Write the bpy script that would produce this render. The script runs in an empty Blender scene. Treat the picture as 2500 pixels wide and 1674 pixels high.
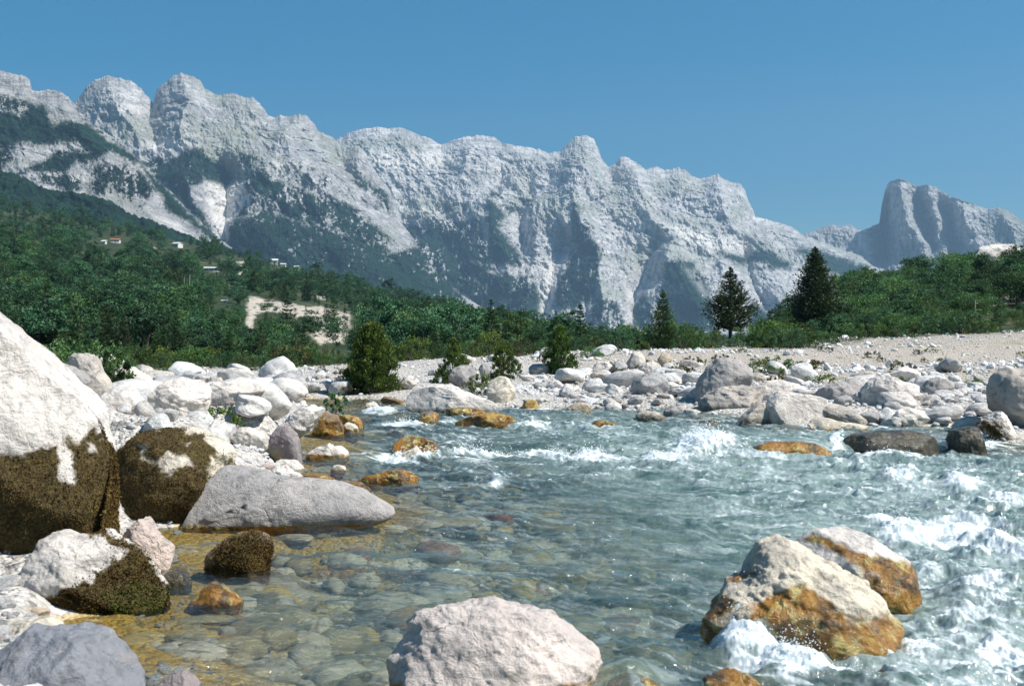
import bpy, bmesh, math, random
import numpy as np
from mathutils import Vector, Matrix

# ------------------------------------------------------------ camera, light, exposure
SC = bpy.context.scene
COL = SC.collection
F, CX, CY, CZ = 2807.0, 1250.0, 837.0, 1.8      # focal length and centre of the photograph in its own pixels, eye height
cam_d = bpy.data.cameras.new('camera')
cam_d.sensor_width = 36.0
cam_d.lens = 36.0 * F / 2500.0
cam_d.clip_start = 0.1
cam_d.clip_end = 40000.0
cam_d.dof.use_dof = True
cam_d.dof.focus_distance = 22.0
cam_d.dof.aperture_fstop = 4.5
cam = bpy.data.objects.new('camera', cam_d)
COL.objects.link(cam)
cam.location = (0, 0, CZ)
cam.rotation_euler = (math.radians(90), 0, 0)
SC.camera = cam

SUN_EL, SUN_AZ = math.radians(50), math.radians(108)   # azimuth clockwise from +Y (straight ahead)
W = bpy.data.worlds.new('World'); SC.world = W; W.use_nodes = True
wt = W.node_tree
sky = wt.nodes.new('ShaderNodeTexSky'); sky.sky_type = 'NISHITA'; sky.sun_disc = False
sky.sun_elevation = SUN_EL; sky.sun_rotation = SUN_AZ
sky.altitude = 800; sky.air_density = 1.0; sky.dust_density = 0.6; sky.ozone_density = 2.5
bg = wt.nodes['Background']; bg.inputs[1].default_value = 0.073
hsv = wt.nodes.new('ShaderNodeHueSaturation'); hsv.inputs['Hue'].default_value = 0.485; hsv.inputs['Saturation'].default_value = 1.6
wt.links.new(sky.outputs[0], hsv.inputs['Color']); wt.links.new(hsv.outputs[0], bg.inputs[0])
sun_d = bpy.data.lights.new('sun', 'SUN'); sun_d.energy = 5.0; sun_d.angle = math.radians(0.5); sun_d.color = (1.0, 0.955, 0.88)
sun = bpy.data.objects.new('sun', sun_d); COL.objects.link(sun)
SDIR = Vector((math.sin(SUN_AZ) * math.cos(SUN_EL), math.cos(SUN_AZ) * math.cos(SUN_EL), math.sin(SUN_EL)))
sun.rotation_euler = SDIR.to_track_quat('Z', 'Y').to_euler()
SC.view_settings.view_transform = 'Standard'
SC.view_settings.look = 'None'
SC.view_settings.exposure = 0.56
SC.cycles.use_denoising = True
SC.cycles.caustics_reflective = False
SC.cycles.caustics_refractive = False
SC.cycles.max_bounces = 6
SC.cycles.transparent_max_bounces = 12
SC.cycles.volume_bounces = 0
SC.cycles.sample_clamp_indirect = 4.0

rng = np.random.default_rng(7)

# ------------------------------------------------------------ helpers
def tag(o, label=None, cat=None, group=None, kind=None):
    if label: o['label'] = label
    if cat: o['category'] = cat
    if group: o['group'] = group
    if kind: o['kind'] = kind
    return o

_perm = np.random.default_rng(3).permutation(256)
PERM = np.concatenate([_perm, _perm, _perm]).astype(np.int32)
_g = np.random.default_rng(5).normal(size=(256, 3)); _g /= np.linalg.norm(_g, axis=1)[:, None]
GRAD = _g.astype(np.float32)

def noise(P, seed=0):
    P = np.asarray(P, dtype=np.float32) + np.float32(seed * 17.37 + 100.13)
    I = np.floor(P).astype(np.int32); f = P - I
    I &= 255
    u = f * f * f * (f * (f * 6 - 15) + 10)
    out = 0
    for dx in (0, 1):
        wx = u[:, 0] if dx else 1 - u[:, 0]
        hx = PERM[I[:, 0] + dx]
        for dy in (0, 1):
            wy = u[:, 1] if dy else 1 - u[:, 1]
            hy = PERM[hx + I[:, 1] + dy]
            for dz in (0, 1):
                wz = u[:, 2] if dz else 1 - u[:, 2]
                g = GRAD[PERM[hy + I[:, 2] + dz]]
                d = g[:, 0] * (f[:, 0] - dx) + g[:, 1] * (f[:, 1] - dy) + g[:, 2] * (f[:, 2] - dz)
                out = out + wx * wy * wz * d
    return out * 1.5

def fbm(P, octv=4, gain=0.5, lac=2.03, seed=0):
    P = np.asarray(P, dtype=np.float32); a, s, o = 1.0, 0.0, 0
    for i in range(octv):
        o = o + a * noise(P * lac ** i, seed + i * 3); s += a; a *= gain
    return o / s

def ridged(P, octv=4, gain=0.5, lac=2.1, seed=0):
    P = np.asarray(P, dtype=np.float32); a, s, o, w = 1.0, 0.0, 0, 1.0
    for i in range(octv):
        n = (1 - np.abs(noise(P * lac ** i, seed + i * 5))) ** 2
        o = o + a * n * w; s += a; a *= gain
        w = np.clip(n * 1.6, 0, 1)
    return o / s

def sstep(a, b, x):
    t = np.clip((x - a) / (b - a + 1e-12), 0, 1)
    return t * t * (3 - 2 * t)

def v3(x, y, z=0):
    x = np.asarray(x, dtype=np.float32).ravel()
    y = np.broadcast_to(np.asarray(y, dtype=np.float32), np.shape(x)) if np.ndim(y) == 0 else np.asarray(y, np.float32).ravel()
    z = np.broadcast_to(np.asarray(z, dtype=np.float32), np.shape(x)) if np.ndim(z) == 0 else np.asarray(z, np.float32).ravel()
    return np.stack([x, y, z], 1)

def mesh_np(name, V, FC, mat=None, smooth=True, attrs=None):
    me = bpy.data.meshes.new(name)
    V = np.asarray(V, np.float32); FC = np.asarray(FC, np.int32); k = FC.shape[1]
    me.vertices.add(len(V)); me.vertices.foreach_set('co', V.ravel())
    me.loops.add(FC.size); me.loops.foreach_set('vertex_index', FC.ravel())
    me.polygons.add(len(FC)); me.polygons.foreach_set('loop_start', np.arange(0, FC.size, k, dtype=np.int32))
    me.polygons.foreach_set('use_smooth', np.full(len(FC), smooth, dtype=bool))
    for an, av in (attrs or {}).items():
        av = np.asarray(av, np.float32)
        at = me.attributes.new(an, 'FLOAT', 'POINT'); at.data.foreach_set('value', av.ravel())
    me.update(calc_edges=True)
    if mat: me.materials.append(mat)
    return me

def add_obj(name, me, parent=None, loc=(0, 0, 0)):
    o = bpy.data.objects.new(name, me); COL.objects.link(o); o.location = loc
    if parent: o.parent = parent
    return o

def empty(name, loc=(0, 0, 0)):
    o = bpy.data.objects.new(name, None); COL.objects.link(o); o.location = loc; o.empty_display_size = 0.2
    return o

def grid_faces(m, n):
    i = np.arange(m * n).reshape(m, n)
    return np.stack([i[:-1, :-1].ravel(), i[:-1, 1:].ravel(), i[1:, 1:].ravel(), i[1:, :-1].ravel()], 1)

def inside(poly, x, y):
    poly = np.asarray(poly, float); r = np.zeros(np.shape(x), bool)
    x0, y0 = poly[-1]
    for x1, y1 in poly:
        c = ((y1 > y) != (y0 > y)) & (x < (x0 - x1) * (y - y1) / (y0 - y1 + 1e-12) + x1)
        r ^= c; x0, y0 = x1, y1
    return r

def R(reg, pts):      # points read from one of the enlarged views of the photograph -> photograph pixels
    ox, oy, s = {1: (0, 100, .3843), 2: (800, 250, .3843), 3: (1600, 380, .3843), 4: (0, 550, .3843), 5: (800, 650, .3843),
                 6: (1600, 750, .3843), 7: (0, 1000, .4697), 8: (1000, 1000, .6405), 9: (500, 900, .2562), 10: (1700, 1250, .3416),
                 11: (0, 750, .2562), 12: (1050, 800, .2562)}[reg]
    return [(ox + s * a, oy + s * b) for a, b in pts]

# ------------------------------------------------------------ node helpers
class N:
    def __init__(s, name):
        s.m = bpy.data.materials.new(name); s.m.use_nodes = True; s.t = s.m.node_tree
        s.bsdf = s.t.nodes['Principled BSDF']; s.out = s.t.nodes['Material Output']
    def new(s, typ, **kw):
        n = s.t.nodes.new(typ)
        for k, v in kw.items(): setattr(n, k, v)
        return n
    def set(s, sock, v):
        if isinstance(v, bpy.types.NodeSocket): s.t.links.new(v, sock)
        elif isinstance(v, (tuple, list)) and len(v) == 3 and sock.type == 'RGBA': sock.default_value = (*v, 1)
        else: sock.default_value = v
    def math(s, op, a, b=0.0, c=None):
        n = s.new('ShaderNodeMath', operation=op); s.set(n.inputs[0], a); s.set(n.inputs[1], b)
        if c is not None: s.set(n.inputs[2], c)
        return n.outputs[0]
    def mix(s, f, a, b, blend='MIX'):
        n = s.new('ShaderNodeMix', data_type='RGBA', blend_type=blend)
        s.set(n.inputs[0], f); s.set(n.inputs[6], a); s.set(n.inputs[7], b)
        return n.outputs[2]
    def ramp(s, f, a, b, smooth=True):
        n = s.new('ShaderNodeMapRange', interpolation_type='SMOOTHSTEP' if smooth else 'LINEAR')
        s.set(n.inputs[0], f); n.inputs[1].default_value = a; n.inputs[2].default_value = b
        return n.outputs[0]
    def attr(s, name):
        return s.new('ShaderNodeAttribute', attribute_name=name).outputs['Fac']
    def coord(s, which='Object'):
        return s.new('ShaderNodeTexCoord').outputs[which]
    def pos(s):
        return s.new('ShaderNodeNewGeometry').outputs['Position']
    def noise(s, vec, scale, detail=6, rough=0.6, dist=0.0, typ='FBM'):
        n = s.new('ShaderNodeTexNoise', noise_dimensions='3D')
        s.set(n.inputs['Vector'], vec); n.inputs['Scale'].default_value = scale; n.inputs['Detail'].default_value = detail
        n.inputs['Roughness'].default_value = rough; n.inputs['Distortion'].default_value = dist
        return n.outputs['Fac']
    def voro(s, vec, scale, feature='F1', out='Distance', rand=1.0):
        n = s.new('ShaderNodeTexVoronoi', feature=feature)
        s.set(n.inputs['Vector'], vec); n.inputs['Scale'].default_value = scale; n.inputs['Randomness'].default_value = rand
        return n.outputs[out]
    def scale(s, vec, sc, rot=(0, 0, 0)):
        n = s.new('ShaderNodeMapping'); s.set(n.inputs[0], vec); n.inputs['Scale'].default_value = sc; n.inputs['Rotation'].default_value = rot
        return n.outputs[0]
    def bump(s, h, strength=0.5, dist=0.1, normal=None):
        n = s.new('ShaderNodeBump'); s.set(n.inputs['Height'], h); n.inputs['Strength'].default_value = strength
        n.inputs['Distance'].default_value = dist
        if normal is not None: s.set(n.inputs['Normal'], normal)
        return n.outputs[0]
    def done(s, color=None, rough=None, normal=None, spec=0.3):
        if color is not None: s.set(s.bsdf.inputs['Base Color'], color)
        if rough is not None: s.set(s.bsdf.inputs['Roughness'], rough)
        if normal is not None: s.set(s.bsdf.inputs['Normal'], normal)
        s.bsdf.inputs['Specular IOR Level'].default_value = spec
        return s.m
# ------------------------------------------------------------ the mountains
def mountain_mat():
    n = N('limestone_mountain')
    P = n.pos()
    lo = n.noise(P, 0.004, 5, 0.6, 0.4)
    st = n.noise(n.scale(P, (0.006, 0.006, 0.045), (0.12, 0.25, 0)), 1.0, 7, 0.65, 1.2)
    fi = n.noise(P, 0.035, 8, 0.7, 0.3)
    ver = n.noise(n.scale(P, (0.03, 0.02, 0.006), (0.0, 0.15, 0)), 1.0, 6, 0.65, 0.8)
    rock = n.mix(n.ramp(st, 0.35, 0.68), (0.43, 0.43, 0.435), (0.72, 0.70, 0.67))
    rock = n.mix(n.math('MULTIPLY', n.ramp(fi, 0.50, 0.34), 0.7), rock, (0.15, 0.16, 0.18))
    ln = n.math('ABSOLUTE', n.math('SUBTRACT', n.noise(n.scale(P, (0.012, 0.012, 0.03), (0.3, 0.5, 0.2)), 1.0, 6, 0.7, 0.6), 0.5))
    rock = n.mix(n.math('MULTIPLY', n.ramp(ln, 0.035, 0.0), 0.55), rock, (0.17, 0.18, 0.20))
    gr = n.noise(P, 0.011, 5, 0.65, 0.5)
    rock = n.mix(n.math('MULTIPLY', n.ramp(gr, 0.50, 0.66), 0.55), rock, (0.26, 0.275, 0.27))
    rock = n.mix(n.math('MULTIPLY', n.ramp(ver, 0.55, 0.75), 0.5), rock, (0.64, 0.63, 0.61))
    rock = n.mix(n.math('MULTIPLY', n.ramp(lo, 0.46, 0.62), 0.6), rock, (0.33, 0.355, 0.29))
    tone = n.new('ShaderNodeObjectInfo').outputs['Color']; rock = n.mix(1.0, rock, tone, 'MULTIPLY')
    scree = n.mix(n.ramp(fi, 0.3, 0.7), (0.68, 0.66, 0.63), (0.78, 0.75, 0.71))
    c = n.mix(n.attr('scree'), rock, scree)
    mead = n.mix(n.ramp(fi, 0.35, 0.65), (0.15, 0.19, 0.11), (0.40, 0.42, 0.34))
    c = n.mix(n.attr('meadow'), c, mead)
    fo = n.noise(P, 0.055, 4, 0.6)
    forest = n.mix(n.ramp(fo, 0.35, 0.68), (0.006, 0.020, 0.014), (0.018, 0.050, 0.028))
    c = n.mix(n.attr('forest'), c, forest)
    h = n.math('ADD', n.math('MULTIPLY', fi, 16.0), n.math('ADD', n.math('MULTIPLY', st, 12.0), n.math('MULTIPLY', n.ramp(ln, 0.0, 0.05), 3.0)))
    return n.done(c, 0.95, n.bump(h, 0.6, 1.0), 0.1)
MAT_MT = mountain_mat()

def warp(px, row, seed, amp=9.0, freq=0.02):
    p = v3(px * freq, row * freq, 0)
    return px + amp * fbm(p, 4, .6, seed=seed), row + amp * fbm(p, 4, .6, seed=seed + 40)

def poly_dist(poly, x, y):
    poly = np.asarray(poly, float); d = np.full(np.shape(x), 1e9)
    for (x0, y0), (x1, y1) in zip(poly, np.roll(poly, -1, 0)):
        ex, ey = x1 - x0, y1 - y0
        t = np.clip(((x - x0) * ex + (y - y0) * ey) / (ex * ex + ey * ey + 1e-9), 0, 1)
        d = np.minimum(d, np.hypot(x - x0 - t * ex, y - y0 - t * ey))
    return np.where(inside(poly, x, y), d, -d)

def line_dist(line, x, y):
    d = np.full(np.shape(x), 1e9)
    for (x0, y0), (x1, y1) in zip(line[:-1], line[1:]):
        ex, ey = x1 - x0, y1 - y0
        t = np.clip(((x - x0) * ex + (y - y0) * ey) / (ex * ex + ey * ey + 1e-9), 0, 1)
        d = np.minimum(d, np.hypot(x - x0 - t * ex, y - y0 - t * ey))
    return d

def mountain(name, crest, yb, yc, rowb, ncol, nrow, seed, amp=(140, 45, 14, 5), prof=0.9, jag=4.0, forest=(), scree=(), meadow=(), spines=(), gullies=(), bench=.012, clump=3.0, more=0.0):
    crest = np.array(crest, float)
    px = np.linspace(crest[0, 0], crest[-1, 0], ncol)
    cr = np.interp(px, crest[:, 0], crest[:, 1])
    jg = fbm(v3(px * 0.02, seed), 3, .55, seed=seed) * jag + jag * 1.1 * (ridged(v3(px * 0.06, seed + 3), 3, .6, seed=seed + 9) - .6) + fbm(v3(px * .15, 5), 2, .6, seed=seed + 2) * jag * .5
    cr = cr - jg
    t = np.concatenate([np.linspace(0, 1, nrow) ** 0.95, 1 + np.linspace(.02, .5, 14)])
    U, T = np.meshgrid(px, t)
    Tf = np.clip(T, 0, 1)
    # the outline of the crest softens down the slope, so that summits do not run down it as pillars
    lev = [cr]; dpx = px[1] - px[0]
    for w in (8, 22, 55, 120):
        k = np.exp(-.5 * (np.arange(-int(3 * w / dpx), int(3 * w / dpx) + 1) * dpx / w) ** 2); k /= k.sum()
        lev.append(np.convolve(np.pad(cr, len(k) // 2, mode='edge'), k, 'valid')[:len(px)])
    lev = np.array(lev)
    li = np.clip((1 - Tf) * 14, 0, 3.999); i0 = li.astype(int); fr = li - i0; ci = np.broadcast_to(np.arange(len(px)), U.shape)
    CR = lev[i0, ci] * (1 - fr) + lev[i0 + 1, ci] * fr
    Yl = yb + (yc - yb) * Tf ** prof
    zc = CZ - (CR - CY) / F * yc
    zb = CZ - (rowb - CY) / F * yb
    um = (U - CX) / F * (yb + yc) * .5
    wob = fbm(v3(um / 500, Tf.ravel() * 2), 3, seed=seed + 5).reshape(U.shape)
    hz = Tf + 0.05 * wob * Tf * (1 - Tf) * 4
    # cliffs and benches: the profile alternates steep and flat
    st = bench * np.sin(2 * math.pi * (Tf * 4.5 + wob * 1.6 + um / 2600)) * np.sin(math.pi * Tf)
    hz = np.clip(hz + st, 0, 1)
    Z = zb + (zc - zb) * hz
    back = np.clip(T - 1, 0, None)
    Y0 = Yl + back * (yc - yb) * 1.2
    Z = Z - back ** 1.2 * (zc - zb) * .8
    ROW = CY - (Z - CZ) / Y0 * F
    hm = Z
    wq = fbm(v3(um / 420, hm / 420, 0), 3, seed=seed + 7); wr = fbm(v3(um / 300, hm / 300, 5), 3, seed=seed + 8)
    q = v3(um / 430 + .9 * wq.reshape(U.shape), hm / 900 + .5 * wr.reshape(U.shape), seed)
    env = (np.sin(math.pi * np.clip(Tf, 0, 1) ** .8) * .85 + .15 * (1 - Tf)).ravel()
    a0, a1, a2, a3 = amp[0], amp[1] * 1.15, amp[2] * 1.35, amp[3] * .8
    D = a0 * (ridged(q, 3, .45, seed=seed) - .55) * env
    q2 = v3(um / 130 + 1.3 * wr.reshape(U.shape) + hm / 700, hm / 210 + 1.2 * wq.reshape(U.shape), 2)
    D += a1 * (ridged(q2, 4, .55, seed=seed + 11) - .5) * (env * .7 + .3)
    D += a2 * (.75 * ridged(v3(um / 48 + hm / 160 + 1.5 * wq.reshape(U.shape), hm / 58 - um / 200, 4), 4, .65, seed=seed + 12) - .38)
    D += a2 * 1.3 * fbm(v3(um / 38, hm / 52 + um / 150, 9), 4, .68, seed=seed + 13)
    q3 = v3(um / 160, hm / 24 + um / 80 + 3.0 * wr.reshape(U.shape), 1)
    D += a3 * (ridged(q3, 3, .6, seed=seed + 14) - .5) * sstep(-.2, .25, wq)
    # broken ledges and upright joints, sharp on one side
    wqf, wrf = wq, wr
    ph = hm.ravel() / 40 + um.ravel() / 330 + 2.0 * wrf + .5 * fbm(v3(um / 70, hm / 70, 3), 3, .6, seed=seed + 15)
    ph2 = um.ravel() / 62 + hm.ravel() / 230 + 1.8 * wqf + .5 * fbm(v3(um / 80, hm / 80, 6), 3, .6, seed=seed + 16)
    ph3 = um.ravel() / 23 - hm.ravel() / 120 + 1.5 * wrf + .4 * fbm(v3(um / 30, hm / 40, 7), 2, .6, seed=seed + 17)
    mk1 = sstep(-.15, .25, fbm(v3(um / 160, hm / 110, 1), 3, seed=seed + 18)); mk2 = sstep(-.15, .2, fbm(v3(um / 140, hm / 190, 2), 3, seed=seed + 19))
    D += a3 * 1.15 * mk1 * ((1 - (ph - np.floor(ph))) ** 1.6 - .4) + a2 * .9 * mk2 * ((ph2 - np.floor(ph2)) ** 1.4 - .4) + a2 * .35 * (1 - mk1) * ((ph3 - np.floor(ph3)) - .5)
    wx, wy = warp(U.ravel(), ROW.ravel(), seed + 20, 14)
    for ln, w, h in spines:
        d = line_dist(ln, wx, wy); D += .78 * h * np.clip(1 - d / w, 0, 1) ** 1.3
    for ln, w, h in gullies:
        d = line_dist(ln, wx, wy); D -= h * np.clip(1 - d / w, 0, 1) ** 1.3
    fo = np.zeros(U.size); sc = np.zeros(U.size); md = np.zeros(U.size)
    spk = .4 * fbm(v3(U * .33, ROW * .27, 6), 2, .6, seed=seed + 33) + .85 * fbm(v3(U * .13, ROW * .11, 2), 4, .72, seed=seed + 31) + .35 * fbm(v3(U * .02, ROW * .03), 3, seed=seed + 32)
    streak = ridged(v3(U * .03 + .3 * wq.reshape(U.shape), ROW * .010, 3), 4, .6, seed=seed + 35) - .5
    for poly, dens in forest:
        d = poly_dist(poly, wx, wy)
        # dens 1: closed wood, less: loose stands broken by bare rock
        m = sstep(-7, 9, d + 16 * spk) * sstep(-.05, .03, dens + more - .62 + spk * .62 - .5 * streak + sstep(0, 60, d) * .10)
        fo = np.maximum(fo, np.maximum(m, .9 * sstep(-50, 0, d) * sstep(.44, .52, spk + .10 * sstep(-50, 5, d))))
    for poly, dens in scree:
        d = poly_dist(poly, wx, wy); sc = np.maximum(sc, sstep(-9, 14, d) * dens)
    for poly, dens in meadow:
        d = poly_dist(poly, wx, wy); md = np.maximum(md, sstep(-16, 22, d) * dens * sstep(-.25, .2, spk))
    fo *= (1 - .95 * sc)
    fo[(T > 1).ravel()] *= .5
    D += fo * clump * (3.2 * np.abs(fbm(v3(U * .22, ROW * .26, 8), 3, .7, seed=seed + 44)) + fbm(v3(U * .06, ROW * .08, 8), 2) + .6)
    D = D.reshape(U.shape) * np.where(T > 1, np.clip(1.25 - T, 0, .25) * 2, 1 - .75 * sstep(.86, 1.0, Tf))
    Y = Y0 - D
    X = (U - CX) / F * Y
    V = np.stack([X, Y, Z], -1).reshape(-1, 3)
    me = mesh_np(name, V, grid_faces(*U.shape), MAT_MT, True, {'forest': fo, 'scree': sc, 'meadow': md})
    return add_obj(name, me)

# crest lines read from the photograph; each range is a heightfield at its own distance
c_main = R(2, [(-240, 420), (-100, 300), (0, 250), (60, 230), (150, 185), (300, 158), (440, 158), (540, 185), (640, 225), (700, 260), (740, 262), (880, 210), (920, 218), (960, 205), (1060, 220), (1110, 262), (1150, 265), (1220, 275), (1280, 290), (1350, 300), (1400, 320), (1480, 315), (1530, 260), (1570, 220), (1640, 212), (1690, 235), (1720, 300), (1740, 360), (1780, 405), (1830, 395), (1860, 350), (1890, 345), (1960, 385), (2020, 425), (2090, 405), (2140, 430), (2230, 418), (2290, 440)]) \
    + R(3, [(0, 65), (60, 90), (130, 78), (180, 90), (230, 130), (320, 145), (400, 118), (430, 150), (470, 165), (540, 180), (570, 220), (590, 280), (620, 340), (635, 390), (700, 405), (800, 430), (870, 455), (940, 505), (1100, 560), (1300, 640), (1420, 720)])
m_main = mountain('mountain_range', c_main, 3900, 5200, 822, 1500, 560, 11, more=.09, amp=(150, 60, 18, 7),
    spines=[(R(2, [(1600, 480), (1560, 640), (1620, 800), (1700, 950), (1740, 1200), (1760, 1400)]), 75, 190),
            (R(2, [(1040, 640), (1070, 800), (1130, 950), (1160, 1150)]), 60, 150),
            (R(2, [(1930, 400), (2050, 750), (2190, 900), (2130, 1180)]), 60, 110),
            (R(3, [(120, 690), (200, 800), (300, 960)]), 70, 140), (R(2, [(900, 330), (860, 500), (900, 650)]), 60, 100),
            (R(3, [(400, 150), (420, 330), (480, 470)]), 45, 90), (R(3, [(700, 600), (760, 760), (840, 900)]), 60, 110)],
    gullies=[(R(2, [(1500, 900), (1430, 1050), (1400, 1200), (1380, 1350)]), 50, 130), (R(2, [(1280, 560), (1200, 640), (1240, 900), (1180, 1300)]), 40, 90),
             (R(2, [(2100, 900), (2000, 1050), (1950, 1250), (1940, 1440)]), 45, 110), (R(2, [(1120, 400), (1080, 560)]), 40, 60),
             (R(2, [(760, 880), (860, 1100), (850, 1220)]), 40, 80), (R(3, [(560, 560), (590, 700), (640, 830), (720, 980)]), 30, 70)],
    forest=[(R(2, [(1010, 690), (1050, 640), (1120, 700), (1100, 800), (1150, 880), (1230, 960), (1240, 1020), (1200, 1060), (1100, 1050), (1000, 1040), (1010, 860)]), .75),
            (R(2, [(860, 1130), (920, 1110), (1000, 1140), (1070, 1210), (1060, 1280), (950, 1300), (870, 1240)]), .72),
            (R(2, [(1560, 650), (1600, 700), (1620, 800), (1660, 870), (1740, 960), (1720, 1100), (1700, 1250), (1500, 1330), (1430, 1270), (1440, 1170), (1500, 1050), (1560, 930), (1550, 800)]), .74),  # V-shaped patch: real woods, plus mountain shade painted in with the forest colour
            (R(2, [(2140, 1050), (2250, 1010), (2342, 1000)]) + R(3, [(250, 690), (330, 800), (370, 950), (380, 1130), (40, 1130), (20, 850)]), .80),
            (R(2, [(1930, 1320), (2010, 1200), (2080, 1300), (2060, 1460), (1960, 1440)]), .72),
            (R(2, [(1680, 1250), (1800, 1250), (1900, 1380), (1900, 1460), (1640, 1460)]), .62),
            (R(3, [(380, 600), (500, 620), (570, 640), (690, 590), (760, 620), (880, 690), (860, 720), (760, 740), (690, 690), (600, 680), (520, 690)]), .90),
            (R(3, [(860, 580), (1000, 590), (1180, 640), (1370, 700), (1270, 800), (1130, 740), (1000, 680)]), .78),
            (R(3, [(600, 960), (640, 930), (720, 1000), (800, 1100), (600, 1130)]), .82),
            (R(2, [(620, 790), (700, 760), (770, 840), (770, 940), (640, 930), (540, 850)]), .85),
            (R(2, [(1000, 560), (1100, 580), (1220, 650), (1150, 700), (1030, 640)]), .55),
            (R(2, [(1220, 600), (1300, 590), (1330, 570), (1300, 650), (1230, 660)]), .5),
            (R(2, [(480, 790), (800, 740), (960, 760), (1000, 900), (1050, 1250), (850, 1250), (600, 1000)]), .65),
            (R(2, [(860, 1100), (1300, 1100), (1400, 1350), (1900, 1460), (900, 1420)]), .63)],
    scree=[(R(2, [(1390, 1000), (1470, 1010), (1440, 1150), (1420, 1350), (1330, 1350), (1370, 1150)]), .9),
           (R(2, [(1880, 1150), (1960, 1200), (1930, 1320), (1960, 1400), (1930, 1450), (1890, 1400), (1900, 1300)]), .8),
           (R(2, [(240, 300), (700, 300), (860, 270), (820, 360), (620, 430), (360, 450), (260, 380)]), .75),
           (R(2, [(1020, 380), (1120, 400), (1180, 470), (1480, 470), (1450, 520), (1200, 500), (1080, 470)]), .8),
           (R(3, [(80, 450), (200, 440), (360, 520), (620, 520), (580, 610), (380, 600), (250, 580), (130, 520)]), .9),
           (R(3, [(180, 700), (280, 720), (330, 870), (370, 920), (300, 900), (230, 800)]), .5)],
    meadow=[(R(2, [(430, 620), (620, 600), (800, 640), (1000, 690), (960, 740), (640, 740), (470, 750)]), .8),
            (R(2, [(1300, 640), (1480, 560), (1640, 660), (1820, 640), (2000, 680), (2000, 750), (1650, 740), (1500, 740), (1280, 740)]), .7),
            (R(2, [(1130, 480), (1200, 500), (1150, 500)]), .8), (R(3, [(600, 540), (700, 560), (760, 600), (640, 620)]), .7),
            (R(2, [(480, 790), (640, 790), (650, 830), (540, 830)]), .9)])

c_left = R(1, [(380, 520), (470, 385), (510, 350), (550, 290), (600, 250), (680, 226), (760, 235), (840, 260), (900, 310), (950, 360), (972, 392), (985, 345), (1000, 300), (1050, 265), (1100, 230), (1150, 212), (1220, 225), (1270, 250), (1300, 305), (1390, 350), (1440, 335), (1500, 335), (1560, 365), (1610, 360), (1640, 385), (1680, 440), (1705, 480), (1750, 480), (1780, 470), (1830, 485), (1900, 472), (1950, 480), (1990, 520), (2020, 565), (2100, 605), (2145, 640)]) \
    + R(2, [(90, 300), (150, 290), (200, 280), (240, 320), (270, 390), (340, 480), (400, 560), (440, 650), (480, 780), (540, 860), (600, 960), (680, 1060), (780, 1200), (850, 1270), (1000, 1420)])
m_left = mountain('mountain', c_left, 2700, 3700, 800, 1100, 520, 29, amp=(120, 45, 13, 5), jag=4.5,
    spines=[(R(1, [(1150, 230), (1200, 400), (1150, 560)]), 50, 70), (R(1, [(700, 240), (720, 400), (780, 520)]), 60, 60),
            (R(1, [(1900, 480), (1800, 620), (1850, 800), (2100, 1000)]), 60, 80), (R(1, [(1250, 720), (1150, 850), (1250, 1050)]), 60, 90), (R(1, [(1680, 860), (1620, 1000), (1500, 1200)]), 60, 90)],
    gullies=[(R(1, [(1440, 900), (1440, 1100), (1420, 1260)]), 70, 110), (R(1, [(975, 390), (940, 500), (1000, 650)]), 40, 60), (R(1, [(2100, 620), (2200, 800), (2342, 900)]), 40, 60)],
    forest=[(R(1, [(880, 770), (1000, 740), (1120, 760), (1280, 710), (1380, 760), (1480, 840), (1440, 900), (1300, 900), (1200, 960), (1300, 1100), (1380, 1240), (1300, 1200), (1100, 980), (960, 840)]), .86),
            (R(1, [(1560, 850), (1640, 850), (1760, 890), (1900, 960), (2100, 1000), (2250, 1080), (2342, 1150), (2342, 1300), (2000, 1200), (1700, 1080), (1540, 1120), (1480, 1160), (1540, 1000)]), .68),
            (R(1, [(1500, 1140), (1700, 1070), (1900, 1150), (2100, 1200), (2342, 1260)]) + R(2, [(300, 850), (420, 960), (500, 940), (560, 880), (640, 980), (860, 1230), (960, 1350), (1000, 1480), (0, 1480)]) + R(1, [(1450, 1400), (1440, 1260)]), .84),
            (R(2, [(0, 590), (120, 640), (260, 740), (380, 880), (420, 960), (300, 1000), (180, 900), (80, 800), (0, 800)]), .78),
            (R(2, [(140, 480), (240, 470), (330, 540), (420, 660), (380, 690), (300, 600), (180, 530)]), .70),
            (R(1, [(1480, 700), (1600, 740), (1700, 780), (2000, 820), (2250, 980), (2100, 980), (1850, 900), (1600, 840), (1480, 780)]), .56),
            (R(1, [(500, 440), (600, 560), (800, 690), (700, 690), (560, 600)]), .6)],
    scree=[(R(1, [(1300, 900), (1560, 880), (1580, 1000), (1480, 1150), (1440, 1280), (1370, 1240), (1330, 1100)]), .85),
           (R(1, [(700, 400), (960, 430), (940, 480), (720, 460)]), .5), (R(1, [(940, 650), (1060, 620), (1280, 690), (1150, 720), (960, 710)]), .8), (R(1, [(1740, 770), (1860, 790), (1900, 850), (1780, 870)]), .7)],
    meadow=[(R(1, [(620, 480), (900, 520), (940, 700), (800, 660), (680, 560)]), .7), (R(1, [(1300, 560), (1600, 560), (1950, 600), (2000, 640), (1700, 660), (1400, 640)]), .6),
            (R(1, [(1150, 700), (1500, 700), (1800, 740), (1700, 760), (1300, 740)]), .6), (R(2, [(0, 360), (120, 330), (100, 380), (20, 400)]), .7)])

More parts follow.
